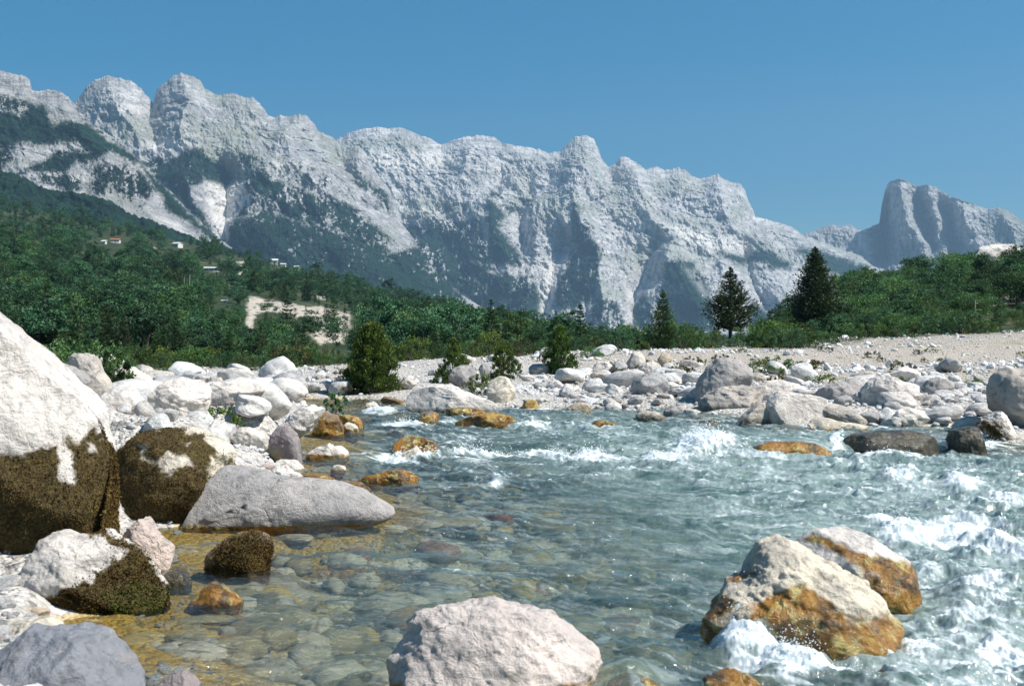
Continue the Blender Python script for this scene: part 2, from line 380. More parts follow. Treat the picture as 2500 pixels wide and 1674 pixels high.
c_side = R(1, [(-700, 120), (-200, 150), (0, 188), (60, 205), (150, 220), (188, 250), (203, 318), (250, 322), (300, 308), (380, 320), (430, 355), (480, 405), (560, 515), (640, 565), (720, 615), (800, 680), (890, 755), (960, 840), (1010, 905), (1100, 970), (1180, 1060), (1300, 1170), (1380, 1240), (1500, 1340), (1700, 1480)])
m_side = mountain('mountain_shoulder', c_side, 1700, 2300, 760, 760, 420, 47, amp=(60, 26, 9, 3.5), jag=3.5, clump=4.0,
    spines=[(R(1, [(430, 350), (520, 620), (700, 800)]), 40, 30)],
    forest=[(R(1, [(-700, 480), (0, 445), (120, 490), (200, 390), (290, 410), (330, 530), (460, 505), (560, 520), (700, 640), (880, 740), (880, 790), (700, 720), (640, 770), (520, 700), (500, 640), (330, 650), (0, 670), (-700, 700)]), .97),
            (R(1, [(160, 830), (300, 730), (420, 690), (640, 740), (670, 770), (480, 770), (420, 850), (250, 840)]), .92),
            (R(1, [(860, 740), (960, 830), (1180, 1050), (1420, 1280), (1500, 1400), (1200, 1160), (1060, 1080), (960, 900)]), .95),
            (R(1, [(600, 800), (860, 780), (1000, 950), (900, 1080), (700, 1000), (560, 960)]), .58),
            (R(1, [(250, 840), (420, 840), (520, 900), (500, 980), (260, 900)]), .66),
            (R(1, [(-700, 700), (60, 680), (100, 740), (0, 800), (-700, 900)]), .7),
            (R(1, [(0, 350), (120, 360), (250, 420), (150, 470), (0, 440)]), .58), (R(1, [(480, 410), (640, 560), (850, 730), (700, 640), (520, 520)]), .62)],
    scree=[(R(1, [(950, 1090), (1120, 1160), (1160, 1210), (1000, 1150)]), .7)],
    meadow=[(R(1, [(40, 760), (220, 740), (180, 830), (60, 800)]), .8), (R(1, [(530, 840), (620, 840), (600, 950), (540, 940)]), .8)])

c_peak = R(3, [(1180, 560), (1280, 490), (1360, 460), (1422, 418), (1438, 300), (1460, 205), (1486, 165), (1540, 153), (1600, 163), (1650, 185), (1710, 185), (1780, 200), (1840, 235), (1880, 265), (1960, 290), (2050, 320), (2130, 345), (2180, 330), (2230, 345), (2300, 395), (2342, 420), (2700, 540), (3000, 620)])
m_peak = mountain('mountain_peak', c_peak, 4900, 5500, 800, 800, 420, 63, amp=(50, 48, 24, 9), prof=0.55, jag=4.0, bench=0.004,
    spines=[(R(3, [(1560, 160), (1570, 330), (1600, 460), (1700, 560)]), 46, 170), (R(3, [(1730, 190), (1760, 330), (1800, 520), (1850, 620)]), 22, 90), (R(3, [(1960, 290), (1960, 420), (2080, 600)]), 60, 170), (R(3, [(2200, 340), (2300, 560)]), 50, 120)],
    gullies=[(R(3, [(1455, 240), (1450, 420), (1440, 640)]), 46, 260), (R(3, [(1660, 220), (1690, 380), (1760, 560)]), 36, 240), (R(3, [(1850, 320), (1880, 460), (1900, 580)]), 36, 220)],
    forest=[(R(3, [(1350, 690), (1500, 640), (1620, 620), (1650, 680), (1500, 720)]), .45)],
    scree=[(R(3, [(1290, 500), (1380, 520), (1350, 600), (1400, 690), (1330, 640), (1290, 560)]), .7)])

c_saddle = R(3, [(760, 520), (870, 512), (940, 500), (1000, 480), (1060, 455), (1130, 440), (1180, 446), (1240, 438), (1290, 475), (1370, 480), (1500, 560)])
m_sad = mountain('mountain_saddle', c_saddle, 5600, 6100, 780, 340, 260, 77, amp=(70, 40, 14, 6), jag=3.0,
    forest=[(R(3, [(900, 560), (1100, 580), (1300, 650), (1300, 760), (900, 760)]), .6)],
    meadow=[(R(3, [(900, 510), (1100, 520), (1250, 560), (1000, 570)]), .6)])
for o, tn in ((m_main, 1.0), (m_left, .84), (m_side, .70), (m_peak, .82), (m_sad, .9)):
    tag(o, kind='structure'); o.color = (tn, tn, tn * 1.01, 1)

# wooded lower slope that runs down from the left, a closed wood seen from afar
def wooded_slope():
    crest = np.array(R(1, [(-700, 700), (-200, 760), (0, 800), (120, 850), (280, 925), (420, 965), (560, 970), (720, 1020), (860, 1090), (1000, 1150), (1160, 1210), (1340, 1260), (1420, 1280), (1700, 1400), (2342, 1560)]) + [(1050, 740), (1500, 810), (1900, 825)], float)
    yb, yc = 1000.0, 1500.0
    px = np.linspace(crest[0, 0], crest[-1, 0], 900)
    cr = np.interp(px, crest[:, 0], crest[:, 1]) + 4
    t = np.concatenate([np.linspace(0, 1, 260), [1.05, 1.15, 1.3]])
    U, T = np.meshgrid(px, t); Tf = np.clip(T, 0, 1)
    Y = yb + (yc - yb) * Tf + np.clip(T - 1, 0, 1) * 400
    row = 860 + (cr[None, :] - 860) * Tf ** .9
    Z = CZ - (row - CY) / F * Y - np.clip(T - 1, 0, 1) * 250
    nz = fbm(v3(U * .09, row * .12, 0), 4, .65, seed=91)
    lo = fbm(v3(U * .012, row * .02, 0), 3, .6, seed=92)
    Z = Z + (nz * 4.5 + lo * 6).reshape(U.shape)
    Y = Y - (nz * 6 + lo * 40).reshape(U.shape)
    V = np.stack([(U - CX) / F * Y, Y, Z], -1).reshape(-1, 3)
    me = mesh_np('wooded_slope', V, grid_faces(*U.shape), MAT_MT, True, {'forest': np.ones(U.size), 'scree': np.zeros(U.size), 'meadow': np.zeros(U.size)})
    return tag(add_obj('wooded_slope', me), kind='structure')
wooded_slope()

def haze():
    bm = bmesh.new(); bmesh.ops.create_cube(bm, size=1)
    x0, x1, y0, y1, z0, z1 = -5200, 5200, -60, 8200, -300, 1500
    for v in bm.verts:
        v.co = ((x0 + x1) / 2 + v.co.x * (x1 - x0), (y0 + y1) / 2 + v.co.y * (y1 - y0), (z0 + z1) / 2 + v.co.z * (z1 - z0))
    me = bpy.data.meshes.new('haze'); bm.to_mesh(me); bm.free()
    m = bpy.data.materials.new('haze_air'); m.use_nodes = True; t = m.node_tree
    t.nodes.remove(t.nodes['Principled BSDF'])
    v = t.nodes.new('ShaderNodeVolumePrincipled'); v.inputs['Color'].default_value = (0.40, 0.65, 0.91, 1)
    v.inputs['Density'].default_value = 1.05e-4; v.inputs['Anisotropy'].default_value = 0.2
    t.links.new(v.outputs[0], t.nodes['Material Output'].inputs['Volume'])
    me.materials.append(m)
    return tag(add_obj('haze', me), kind='stuff')
haze()
# ------------------------------------------------------------ the river bed, its banks and the water
def zw(Y, X=0):      # water level: the stream comes down in low steps towards the camera
    return .05 * sstep(9, 16, Y) + .06 * sstep(10.6, 11.8, Y) * sstep(1.5, 4, X) + .15 * sstep(17.2, 18.2, Y) + .06 * sstep(18.5, 21, Y) + .12 * sstep(21.3, 22.2, Y) + .03 * sstep(22, 26, Y)

def row2Y(row, zf=None, h=0.0, X=0):    # where the line of sight meets the water level (or h above it)
    row = np.asarray(row, float); Y = np.full(row.shape, 10.0)
    for _ in range(60):
        z = zw(Y, X) + h
        Y = .5 * Y + .5 * (CZ - z) * F / np.maximum(row - CY, 8)
    return Y

shore_L = [(560, 972), (704, 980)] + R(9, [(860, 300), (1020, 330), (1100, 420), (1010, 620), (930, 800), (800, 830), (530, 850), (900, 950), (940, 1030), (1400, 1120), (1720, 1260), (1815, 1390), (1500, 1440), (900, 1450), (400, 1480)]) + R(7, [(880, 640), (900, 740), (860, 850), (890, 960), (800, 1070), (450, 1120), (600, 1250), (700, 1400), (740, 1500)])
shore_R = R(5, [(-60, 845), (340, 850), (510, 905), (1090, 905), (1500, 912), (2100, 920)]) + R(6, [(60, 670), (500, 740), (980, 772), (1400, 775), (1840, 790), (1880, 870), (2200, 915), (2342, 920)]) + [(2700, 1110), (3300, 1125)]
def shore_xy(pts):
    p = np.array(pts, float); Y = row2Y(p[:, 1]); return np.stack([(p[:, 0] - CX) / F * Y, Y], 1)
WPOLY = np.concatenate([shore_xy(shore_R), [[17, 10], [14, 1.5], [-1.0, 1.5], [-1.5, 3.6]], shore_xy(shore_L)[::-1]])
def water_sd(x, y):
    shp = x.shape; return poly_dist(WPOLY, x.ravel(), y.ravel()).reshape(shp)

# heights of the banks, read off at places where the distance is known: (photo x, photo row, distance)
bank = [(346, 903, 45), (500, 921, 45), (653, 911, 45), (845, 900, 45), (1069, 882, 45), (1261, 875, 46), (1400, 862, 46), (1530, 855, 48), (1600, 853, 48), (1700, 856, 46), (1792, 855, 48),
        (1900, 850, 50), (1977, 842, 52), (2100, 826, 54), (2315, 817, 56), (2500, 811, 56), (2800, 800, 56), (0, 890, 40), (-300, 880, 40),
        (1984, 945, 28), (1700, 950, 28), (1450, 962, 28), (2250, 945, 28), (2500, 950, 27), (2800, 950, 27), (2200, 898, 37), (1984, 905, 37), (1700, 905, 36), (2450, 892, 38), (1590, 916, 34), (1625, 898, 37), (1685, 895, 38), (2800, 880, 38),
        (1250, 930, 33), (1000, 935, 33), (1420, 915, 36), (850, 945, 32), (600, 960, 30), (350, 975, 26), (150, 985, 22), (0, 985, 20), (-300, 985, 18), (700, 952, 30),
        (246, 970, 14.6), (190, 965, 13.4), (330, 1010, 13.6), (440, 1010, 16.2), (560, 985, 19.5), (360, 950, 17), (500, 1012, 20), (300, 1062, 15), (150, 1130, 12), (0, 1200, 10), (-300, 1200, 9), (560, 1080, 16), (200, 1350, 8.4), (0, 1450, 7.4), (-300, 1450, 7.4), (0, 1580, 6.2), (130, 1560, 6.5), (-300, 1600, 6), (200, 1674, 5.6), (0, 1750, 5)]
bp = [((x - CX) / F * Y, Y, CZ - (r - CY) / F * Y) for x, r, Y in bank]
for x, y in WPOLY[:-1:1]:
    if y > 4: bp.append((x, y, float(zw(y, x)) + .04))
for x in np.linspace(-90, 90, 13): bp.append((x, 85, .05 if x < 9 else .95)); bp.append((x * .8, 70, .1 if x < 9 else 1.1))
bp = np.array(bp)
def bank_z(x, y):
    q = np.stack([x / np.maximum(y, 3) * 9, 7 * np.log(np.maximum(y, 3))], -1).reshape(-1, 2)
    c = np.stack([bp[:, 0] / bp[:, 1] * 9, 7 * np.log(bp[:, 1])], 1)
    num = np.zeros(len(q)); den = np.zeros(len(q))
    for (a, b), z in zip(c, bp[:, 2]):
        w = 1 / ((q[:, 0] - a) ** 2 + (q[:, 1] - b) ** 2 + .02) ** 2.3
        num += w * z; den += w
    return (num / den).reshape(x.shape)

def ground_z(x, y, fine=True):
    x = np.asarray(x, float); y = np.asarray(y, float)
    sd = water_sd(x, y); w = zw(y, x)
    T = bank_z(x, y)
    out = np.maximum(T, w + .03 + .07 * np.clip(-sd, 0, 2.5))
    bed = w - .05 - .34 * sstep(0, 1.6, sd) - .12 * sstep(2, 5, sd)
    g = np.where(sd > 0, bed, w - .05 + (out - w + .05) * sstep(0, .5, -sd))
    if fine:
        p = v3(x, y); sh = x.shape
        rough = np.where(sd > 0, .8, 1.0)
        g = g + rough * (.05 * fbm(p * .7, 3, seed=61).reshape(sh) * sstep(-.1, .6, np.abs(sd)) + .028 * fbm(p * 2.6, 4, .6, seed=62).reshape(sh) + .10 * sstep(30, 50, y) * fbm(p * .25, 3, seed=63).reshape(sh))
    return g

def ground():
    px = np.linspace(-500, 3000, 620); Y = 3.0 * (95 / 3.0) ** np.linspace(0, 1, 560)
    U, YY = np.meshgrid(px, Y); X = (U - CX) / F * YY
    Z = ground_z(X, YY)
    sd = water_sd(X, YY)
    n = N('gravel_ground')
    P = n.pos()
    d1 = n.voro(P, 14.0); c1 = n.voro(P, 14.0, out='Color'); d2 = n.voro(P, 34.0); c2 = n.voro(P, 34.0, out='Color')
    big = n.noise(P, .25, 4, .6); fi = n.noise(P, 40, 5, .7)
    sep = n.new('ShaderNodeSeparateColor'); n.set(sep.inputs[0], c1)
    st = n.mix(sep.outputs[0], (.43, .40, .36), (.64, .61, .575))
    st = n.mix(n.ramp(sep.outputs[1], .86, .95), st, (.22, .21, .20))
    earth = n.mix(n.ramp(fi, .35, .65), (.33, .28, .225), (.50, .45, .385))
    far = n.attr('soil')
    c = n.mix(n.math('MULTIPLY', far, .8), st, earth)
    c = n.mix(n.math('MULTIPLY', n.ramp(d1, .45, .75), .35), c, (.22, .20, .18))
    c = n.mix(n.math('MULTIPLY', n.ramp(n.noise(P, .5, 5, .7), .56, .66), n.math('MULTIPLY', far, .7)), c, (.20, .19, .08))
    # bed of the stream: stones of many colours under algae
    v = n.voro(n.scale(P, (2.4, 3.6, 3)), 1.0, out='Color'); vd = n.voro(n.scale(P, (2.4, 3.6, 3)), 1.0)
    sv = n.new('ShaderNodeSeparateColor'); n.set(sv.inputs[0], v)
    bc = n.mix(n.ramp(sv.outputs[0], .25, .6), (.19, .20, .14), (.62, .58, .42))
    bc = n.mix(n.ramp(sv.outputs[1], .62, .72), bc, (.74, .72, .64))
    bc = n.mix(n.ramp(sv.outputs[2], .92, .95), bc, (.26, .15, .10))
    bc = n.mix(n.math('MULTIPLY', n.ramp(vd, .35, .7), .85), bc, (.025, .03, .028))
    bc = n.mix(n.ramp(n.noise(P, .9, 4, .6), .52, .68), bc, n.mix(n.ramp(fi, .3, .7), (.34, .23, .05), (.58, .46, .16)))
    bc = n.mix(n.math('MULTIPLY', n.attr('amber'), n.ramp(n.noise(P, 1.6, 5, .65), .30, .52)), bc, n.mix(n.ramp(fi, .3, .7), (.40, .23, .03), (.62, .44, .10)))
    c = n.mix(n.attr('bed'), c, bc)
    c = n.mix(n.attr('grass'), c, n.mix(n.ramp(fi, .3, .7), (.02, .035, .012), (.06, .085, .03)))
    h = n.math('ADD', n.math('MULTIPLY', d1, -.05), n.math('ADD', n.math('MULTIPLY', d2, -.02), n.math('MULTIPLY', fi, .012)))
    m = n.done(c, .9, n.bump(h, .9, 1.0), .2)
    soil = sstep(26, 33, YY) * sstep(1250, 1500, U) + sstep(36, 46, YY) * .4
    lvl = Z - zw(YY, X)
    me = mesh_np('ground', np.stack([X, YY, Z], -1).reshape(-1, 3), grid_faces(*U.shape), m, True,
                 {'soil': np.clip(soil, 0, 1), 'amber': sstep(1.5, .2, sd) * sstep(1100, 900, U), 'bed': np.where(sd > -.3, sstep(.06, -.03, lvl), 0), 'grass': sstep(49, 60, YY + 6 * fbm(v3(U * .02, YY * .2), 3).reshape(U.shape))})
    tag(add_obj('ground', me), kind='structure')
    # the valley floor beyond, all the way to the foot of the mountains
    Y = 90 * (16000 / 90.0) ** np.linspace(0, 1, 60); px = np.linspace(-3500, 6000, 60)
    U, YY = np.meshgrid(px, Y); X = (U - CX) / F * YY
    Z = -.6 + 1.75 * sstep(1450, 1650, U) + .4 * fbm(v3(X * .02, YY * .02), 3).reshape(U.shape) + np.clip(YY - 2500, 0, None) * .02
    k = N('meadow'); pp = k.pos()
    km = k.done(k.mix(k.ramp(k.noise(pp, .2, 6, .7), .35, .65), (.022, .042, .018), (.07, .085, .04)), .95)
    tag(add_obj('valley_floor', mesh_np('valley_floor', np.stack([X, YY, Z], -1).reshape(-1, 3), grid_faces(*U.shape), km)), kind='structure')
ground()

# white water: (photo x, photo row, half width, half height in the photograph, strength, lift in metres)
FOAM = [(1000, 1116, 130, 10, .95, .02), (1190, 1115, 150, 11, 1.0, .03), (1420, 1118, 170, 12, 1.0, .03), (1610, 1122, 120, 12, .9, .03), (1850, 1122, 330, 10, .55, .02), (1720, 1098, 90, 26, 1.1, .13), (1690, 1085, 45, 16, .9, .12), (2150, 1122, 140, 10, .8, .03), (2180, 1188, 70, 24, .8, .10), (2100, 1150, 30, 30, .45, .10),
        (2360, 1200, 70, 40, .85, .12), (2450, 1240, 90, 40, .75, .08), (2250, 1225, 90, 20, .4, .05), (2300, 1310, 200, 38, .92, .05), (2180, 1300, 60, 26, 1.0, .10), (2150, 1280, 50, 14, .8, .06), (2450, 1330, 120, 60, .8, .04), (2390, 1470, 190, 150, .52, .05), (2250, 1400, 70, 60, .6, .04), (2130, 1560, 80, 30, .8, .05), (2330, 1560, 100, 70, .6, .04), (2420, 1620, 200, 70, .70, .04),
        (1850, 1590, 95, 60, 1.5, .24), (1940, 1640, 120, 50, 1.4, .12), (2100, 1640, 160, 30, 1.0, .04), (2250, 1590, 90, 40, .8, .03), (1790, 1530, 40, 24, 1.0, .08),
        (985, 1037, 95, 9, .95, .04), (1290, 1040, 110, 9, .75, .03), (1310, 996, 70, 6, .9, .03), (930, 1006, 60, 6, .9, .03), (1450, 1046, 90, 7, .45, .02), (1090, 1033, 40, 8, .6, .03), (870, 975, 60, 4, .5, .02),
        (1215, 1175, 40, 16, .55, .05), (1590, 1130, 40, 18, .5, .04), (1150, 1096, 80, 9, .45, .02), (1660, 1150, 40, 18, .5, .04), (1500, 1150, 120, 18, .35, .03), (1850, 1222, 50, 10, .5, .04), (2400, 1094, 60, 10, .9, .04), (2040, 1085, 30, 20, .8, .05), (2330, 1080, 20, 18, .7, .04),
        (1700, 1050, 80, 6, .45, .02), (1830, 1032, 50, 5, .4, .02), (880, 1108, 50, 6, .5, .01), (1100, 1085, 30, 14, .5, .03), (1770, 1250, 60, 10, .3, .03), (1620, 1340, 60, 10, .25, .02), (2150, 1400, 60, 40, .4, .05)]

def foam_at(px, row, x, y):
    w1 = fbm(v3(x * 1.3, y * 1.3), 3, seed=71); w2 = fbm(v3(x * 1.3, y * 1.3, 3), 3, seed=72)
    s = row - CY
    f = np.zeros(px.shape); l = np.zeros(px.shape)
    for a, b, rx, ry, st, up in FOAM:
        d = np.sqrt(((px + w1 * rx * .55 - a) / rx) ** 2 + ((row + w2 * ry * 1.1 - b) / ry) ** 2)
        g = np.clip(1.25 - d, 0, 1)
        f = np.maximum(f, g * st); l = np.maximum(l, np.clip(1.3 - d, 0, 1) ** 1.5 * up)
    return f, l

def water():
    ncol, nrow = 1250, 900
    px = np.linspace(-200, 2850, ncol)
    rows = np.concatenate([np.linspace(968, 1130, 300, endpoint=False), np.linspace(1130, 1700, 470, endpoint=False), np.linspace(1700, 2500, 130)])
    U, RR = np.meshgrid(px, rows)
    Y = row2Y(RR.ravel()).reshape(U.shape)
    Y = np.minimum.accumulate(Y - np.arange(nrow)[:, None] * 1e-5, axis=0)
    X = (U - CX) / F * Y
    base = zw(Y, X)
    x, y = X.ravel(), Y.ravel()
    fo, lift = foam_at(U.ravel(), RR.ravel(), x, y)
    sd = water_sd(X, Y).ravel()
    # flow: across the picture and towards the camera
    fx, fy = .86, -.51
    s, t = x * fx + y * fy, -x * fy + y * fx
    turb = .56 + .16 * sstep(800, 1200, U.ravel()) + .5 * sstep(1500, 2300, U.ravel()) * sstep(1060, 1200, RR.ravel()) + .35 * sstep(1230, 1120, RR.ravel()) * sstep(800, 1100, U.ravel())
    turb = np.clip(turb + .6 * fo, 0, 1.4)
    wv = fbm(v3(s * .6, t * .9), 2, seed=81)
    h = turb * (.13 * (ridged(v3(s * .95 + .6 * wv, t * 1.5 + .5 * wv), 3, .5, seed=82) - .55) + .08 * fbm(v3(s * 2.4 + wv, t * 3.6), 3, .55, seed=83))
    h += (.35 + turb) * .022 * fbm(v3(s * 7 + 2 * wv, t * 11), 3, .55, seed=84)
    h += (.5 + turb) * .006 * fbm(v3(s * 22, t * 34), 2, .6, seed=86)
    foamy = np.clip(fo * 1.6, 0, 1)
    crest = sstep(.03, .09, h / np.maximum(turb, .3)) * sstep(.4, .9, turb) * .7
    strk = ridged(v3(s * .9 + wv, t * 5.5 + 1.5 * wv), 4, .6, seed=89)
    lace = ridged(v3(s * 3.2 + 1.5 * wv, t * 5.5 + wv), 4, .65, seed=85)
    foam = np.clip(sstep(.26, 1.0, fo * (.35 + 1.0 * lace)) + crest * sstep(.4, .75, lace) + .42 * sstep(.60, .86, strk) * sstep(.66, 1.0, turb), 0, 1)
    h += foamy * (lift + .02 * (ridged(v3(s * 7, t * 9), 4, .65, seed=87) - .4) + .012 * fbm(v3(s * 30, t * 40), 3, .7, seed=88))
    aera = np.clip(sstep(.15, 1.0, fo) * .95 + .3 * sstep(.7, 1.2, turb) * sstep(.3, .7, lace) + .45 * sstep(.52, .8, strk) * sstep(.55, .75, turb), 0, 1)
    calm = sstep(-.2, .5, sd) ** .7
    for cx_, cy_, rx_, ry_, hh in SUBMERGED:        # water heaped over stones just below the surface
        d = np.sqrt(((x - cx_) / rx_) ** 2 + ((y - cy_) / ry_) ** 2)
        h += hh * np.clip(1.2 - d, 0, 1) ** 1.4
    Z = base.ravel() + h * np.clip(calm, .15, 1)
    dep = sstep(.0, 2.8, sd) * (.25 + .75 * sstep(1250, 2000, U.ravel() + (1250 - RR.ravel()) * 1.2))
    dep = np.clip(dep * (.62 + .6 * turb) + .2 * wv, 0, 1)
    FC = grid_faces(*U.shape)
    keep = (sd[FC] > -.9).any(1)
    n = N('river_water')
    P = n.pos()
    col = n.mix(n.ramp(n.noise(n.scale(P, (.9, 1.6, 1), (0, 0, -.53)), 1.0, 4, .6), .35, .65), (.085, .15, .125), (.26, .345, .31))
    aer = n.attr('aerated')
    col = n.mix(n.math('MULTIPLY', aer, n.ramp(n.noise(n.scale(P, (3, 7, 4), (0, 0, -.53)), 1.0, 6, .65, .5), .25, .6)), col, (.62, .70, .72))
    milk = n.new('ShaderNodeBsdfDiffuse'); n.set(milk.inputs['Color'], col)
    tr = n.new('ShaderNodeBsdfTransparent'); n.set(tr.inputs['Color'], n.mix(n.attr('depth'), (.97, .98, .93), (.60, .77, .66)))
    body = n.new('ShaderNodeMixShader')
    n.set(body.inputs[0], n.math('MAXIMUM', n.math('MULTIPLY', n.attr('depth'), .74), n.math('MULTIPLY', aer, .9))); 
    rf = n.new('ShaderNodeBsdfRefraction'); rf.inputs['IOR'].default_value = 1.33; rf.inputs['Roughness'].default_value = .02; n.set(rf.inputs['Color'], (.93, .97, .94))
    rb = n.noise(n.scale(P, (5, 9, 6), (0, 0, -.53)), 1.0, 3, .55, .6); n.set(rf.inputs['Normal'], n.bump(rb, 1.0, .18))
    see = n.new('ShaderNodeMixShader'); see.inputs[0].default_value = .34; n.set(see.inputs[1], tr.outputs[0]); n.set(see.inputs[2], rf.outputs[0])
    n.set(body.inputs[1], see.outputs[0]); n.set(body.inputs[2], milk.outputs[0])
    gl = n.new('ShaderNodeBsdfGlossy'); gl.inputs['Roughness'].default_value = .09; n.set(gl.inputs['Color'], (.95, .95, .95))
    rip = n.noise(n.scale(P, (7, 13, 9), (0, 0, -.53)), 1.0, 4, .6, .6)
    bmp = n.bump(rip, .9, .05); n.set(gl.inputs['Normal'], bmp)
    fr = n.new('ShaderNodeFresnel'); fr.inputs[0].default_value = 1.33; n.set(fr.inputs['Normal'], bmp)
    wat = n.new('ShaderNodeMixShader'); n.set(wat.inputs[0], n.math('MINIMUM', fr.outputs[0], .21)); n.set(wat.inputs[1], body.outputs[0]); n.set(wat.inputs[2], gl.outputs[0])
    fm = n.new('ShaderNodeBsdfPrincipled'); n.set(fm.inputs['Base Color'], (.70, .76, .79)); fm.inputs['Roughness'].default_value = .6
    fn = n.noise(n.scale(P, (9, 16, 12), (0, 0, -.53)), 1.0, 6, .7, .5)
    n.set(fm.inputs['Normal'], n.bump(fn, .6, .025))
    fmask = n.ramp(n.math('ADD', n.math('MULTIPLY', n.attr('foam'), 1.15), n.math('MULTIPLY', n.math('SUBTRACT', fn, .5), 1.5)), .28, .80)
    fmask = n.math('MULTIPLY', fmask, n.ramp(n.attr('foam'), .02, .2))
    fin = n.new('ShaderNodeMixShader'); n.set(fin.inputs[0], n.math('MULTIPLY', fmask, .82)); n.set(fin.inputs[1], wat.outputs[0]); n.set(fin.inputs[2], fm.outputs[0])
    n.t.links.new(fin.outputs[0], n.out.inputs['Surface'])
    me = mesh_np('river', np.stack([x, y, Z], 1), FC[keep], n.m, True, {'foam': foam, 'depth': dep, 'aerated': aera})
    tag(add_obj('river_water', me), kind='structure')
    return (U, RR, x, y, Z, foam, fo)
SUBMERGED = []
# ------------------------------------------------------------ rocks
_ico = {}
def ico(sub):
    if sub not in _ico:
        bm = bmesh.new(); bmesh.ops.create_icosphere(bm, subdivisions=sub, radius=1)
        bm.verts.ensure_lookup_table()
        _ico[sub] = (np.array([v.co[:] for v in bm.verts], np.float32), np.array([[v.index for v in f.verts] for f in bm.faces], np.int32)); bm.free()
    return _ico[sub]

def rock_mat():
    n = N('river_rock')
    oi = n.new('ShaderNodeObjectInfo'); P = n.coord('Object')
    off = n.new('ShaderNodeVectorMath', operation='ADD'); n.set(off.inputs[0], P)
    cmb = n.new('ShaderNodeCombineXYZ'); r = n.math('MULTIPLY', oi.outputs['Random'], 50.0)
    for i in range(3): n.set(cmb.inputs[i], r)
    n.set(off.inputs[1], cmb.outputs[0]); P = off.outputs[0]
    base = oi.outputs['Color']
    lo = n.noise(P, 1.6, 5, .6, .5); mi = n.noise(P, 7, 7, .68, .4); fi = n.noise(P, 38, 7, .72)
    st = n.noise(n.scale(P, (2.2, 2.2, 11), (.35, .5, 0)), 1.0, 6, .65, .8)
    c = n.mix(n.math('MULTIPLY', n.ramp(lo, .40, .64), .6), base, n.mix(.6, base, (.22, .22, .235)))
    c = n.mix(n.math('MULTIPLY', n.ramp(mi, .50, .33), .75), c, n.mix(.68, c, (.09, .09, .09)))
    c = n.mix(n.math('MULTIPLY', n.ramp(st, .58, .74), .40), c, (.70, .68, .65))
    c = n.mix(n.math('MULTIPLY', n.ramp(n.noise(P, 2.7, 6, .7, .9), .58, .70), .30), c, (.40, .33, .27))
    c = n.mix(n.math('MULTIPLY', n.ramp(fi, .46, .32), .6), c, n.mix(.5, c, (.08, .08, .08)))
    crk = n.new('ShaderNodeTexVoronoi', feature='DISTANCE_TO_EDGE')
    vv = n.new('ShaderNodeVectorMath', operation='ADD'); n.set(vv.inputs[0], P)
    nn = n.new('ShaderNodeTexNoise'); n.set(nn.inputs['Vector'], P); nn.inputs['Scale'].default_value = 2.2; nn.inputs['Detail'].default_value = 5
    sc = n.new('ShaderNodeVectorMath', operation='SCALE'); n.set(sc.inputs[0], nn.outputs['Color']); sc.inputs['Scale'].default_value = .8
    n.set(vv.inputs[1], sc.outputs[0]); n.set(crk.inputs['Vector'], vv.outputs[0]); crk.inputs['Scale'].default_value = 1.7
    cr = n.math('MULTIPLY', n.ramp(crk.outputs['Distance'], .022, .0), n.ramp(n.noise(P, 1.3, 3, .6), .50, .62))
    c = n.mix(n.math('MULTIPLY', cr, .25), c, (.07, .06, .055))
    gp = n.math('MULTIPLY', n.ramp(n.noise(P, 4.2, 8, .72, 1.2), .53, .60), n.ramp(n.noise(P, 1.1, 3, .6), .42, .60))
    c = n.mix(n.math('MULTIPLY', gp, .7), c, n.mix(.75, c, (.16, .16, .17)))
    # algae on the parts the stream wets
    al = n.attr('algae')
    am = n.ramp(n.math('ADD', al, n.math('MULTIPLY', n.math('SUBTRACT', mi, .5), 1.3)), .22, .85)
    am = n.math('MULTIPLY', am, n.ramp(al, .01, .15))
    ac = n.mix(n.ramp(n.noise(P, 4.5, 6, .7, .6), .36, .60), (.05, .026, .006), (.32, .145, .014))
    ac = n.mix(n.ramp(n.noise(P, 6, 5, .7, 1.0), .50, .68), ac, (.52, .44, .15))
    c = n.mix(am, c, ac)
    # wet dark stone
    we = n.attr('wet'); c = n.mix(n.math('MULTIPLY', we, .88), c, n.mix(n.ramp(mi, .35, .65), (.022, .02, .015), (.10, .08, .04)))
    mo = n.attr('moss')
    mm = n.ramp(n.math('ADD', mo, n.math('MULTIPLY', n.math('SUBTRACT', mi, .5), 1.1)), .3, .75)
    c = n.mix(mm, c, n.mix(n.ramp(fi, .35, .65), (.03, .022, .008), (.12, .085, .03)))
    ro = n.mix(n.math('MAXIMUM', am, we), (.85,) * 3, (.16,) * 3)
    h = n.math('ADD', n.math('MULTIPLY', mi, .06), n.math('ADD', n.math('MULTIPLY', fi, .018), n.math('MULTIPLY', cr, -.012)))
    h = n.math('ADD', h, n.math('MULTIPLY', st, .03))
    b = n.bump(h, .85, 1.0)
    m = n.done(c, ro, b, .3)
    n.set(n.bsdf.inputs['Coat Weight'], n.math('MULTIPLY', n.math('MAXIMUM', am, we), .4)); n.bsdf.inputs['Coat Roughness'].default_value = .14
    n.set(n.bsdf.inputs['Coat Normal'], n.bump(fi, .35, .05))
    return m
MAT_ROCK = rock_mat()

COLS = dict(white=(.72, .70, .67), pale=(.66, .635, .60), rosy=(.66, .605, .575), grey=(.37, .365, .365), stone=(.48, .455, .42), dark=(.13, .12, .10), pink=(.58, .50, .46), blue=(.23, .255, .30), purple=(.27, .235, .24), tan=(.50, .43, .33), cream=(.65, .61, .51), olive=(.36, .32, .12), gold=(.40, .27, .05), brown=(.20, .13, .06))

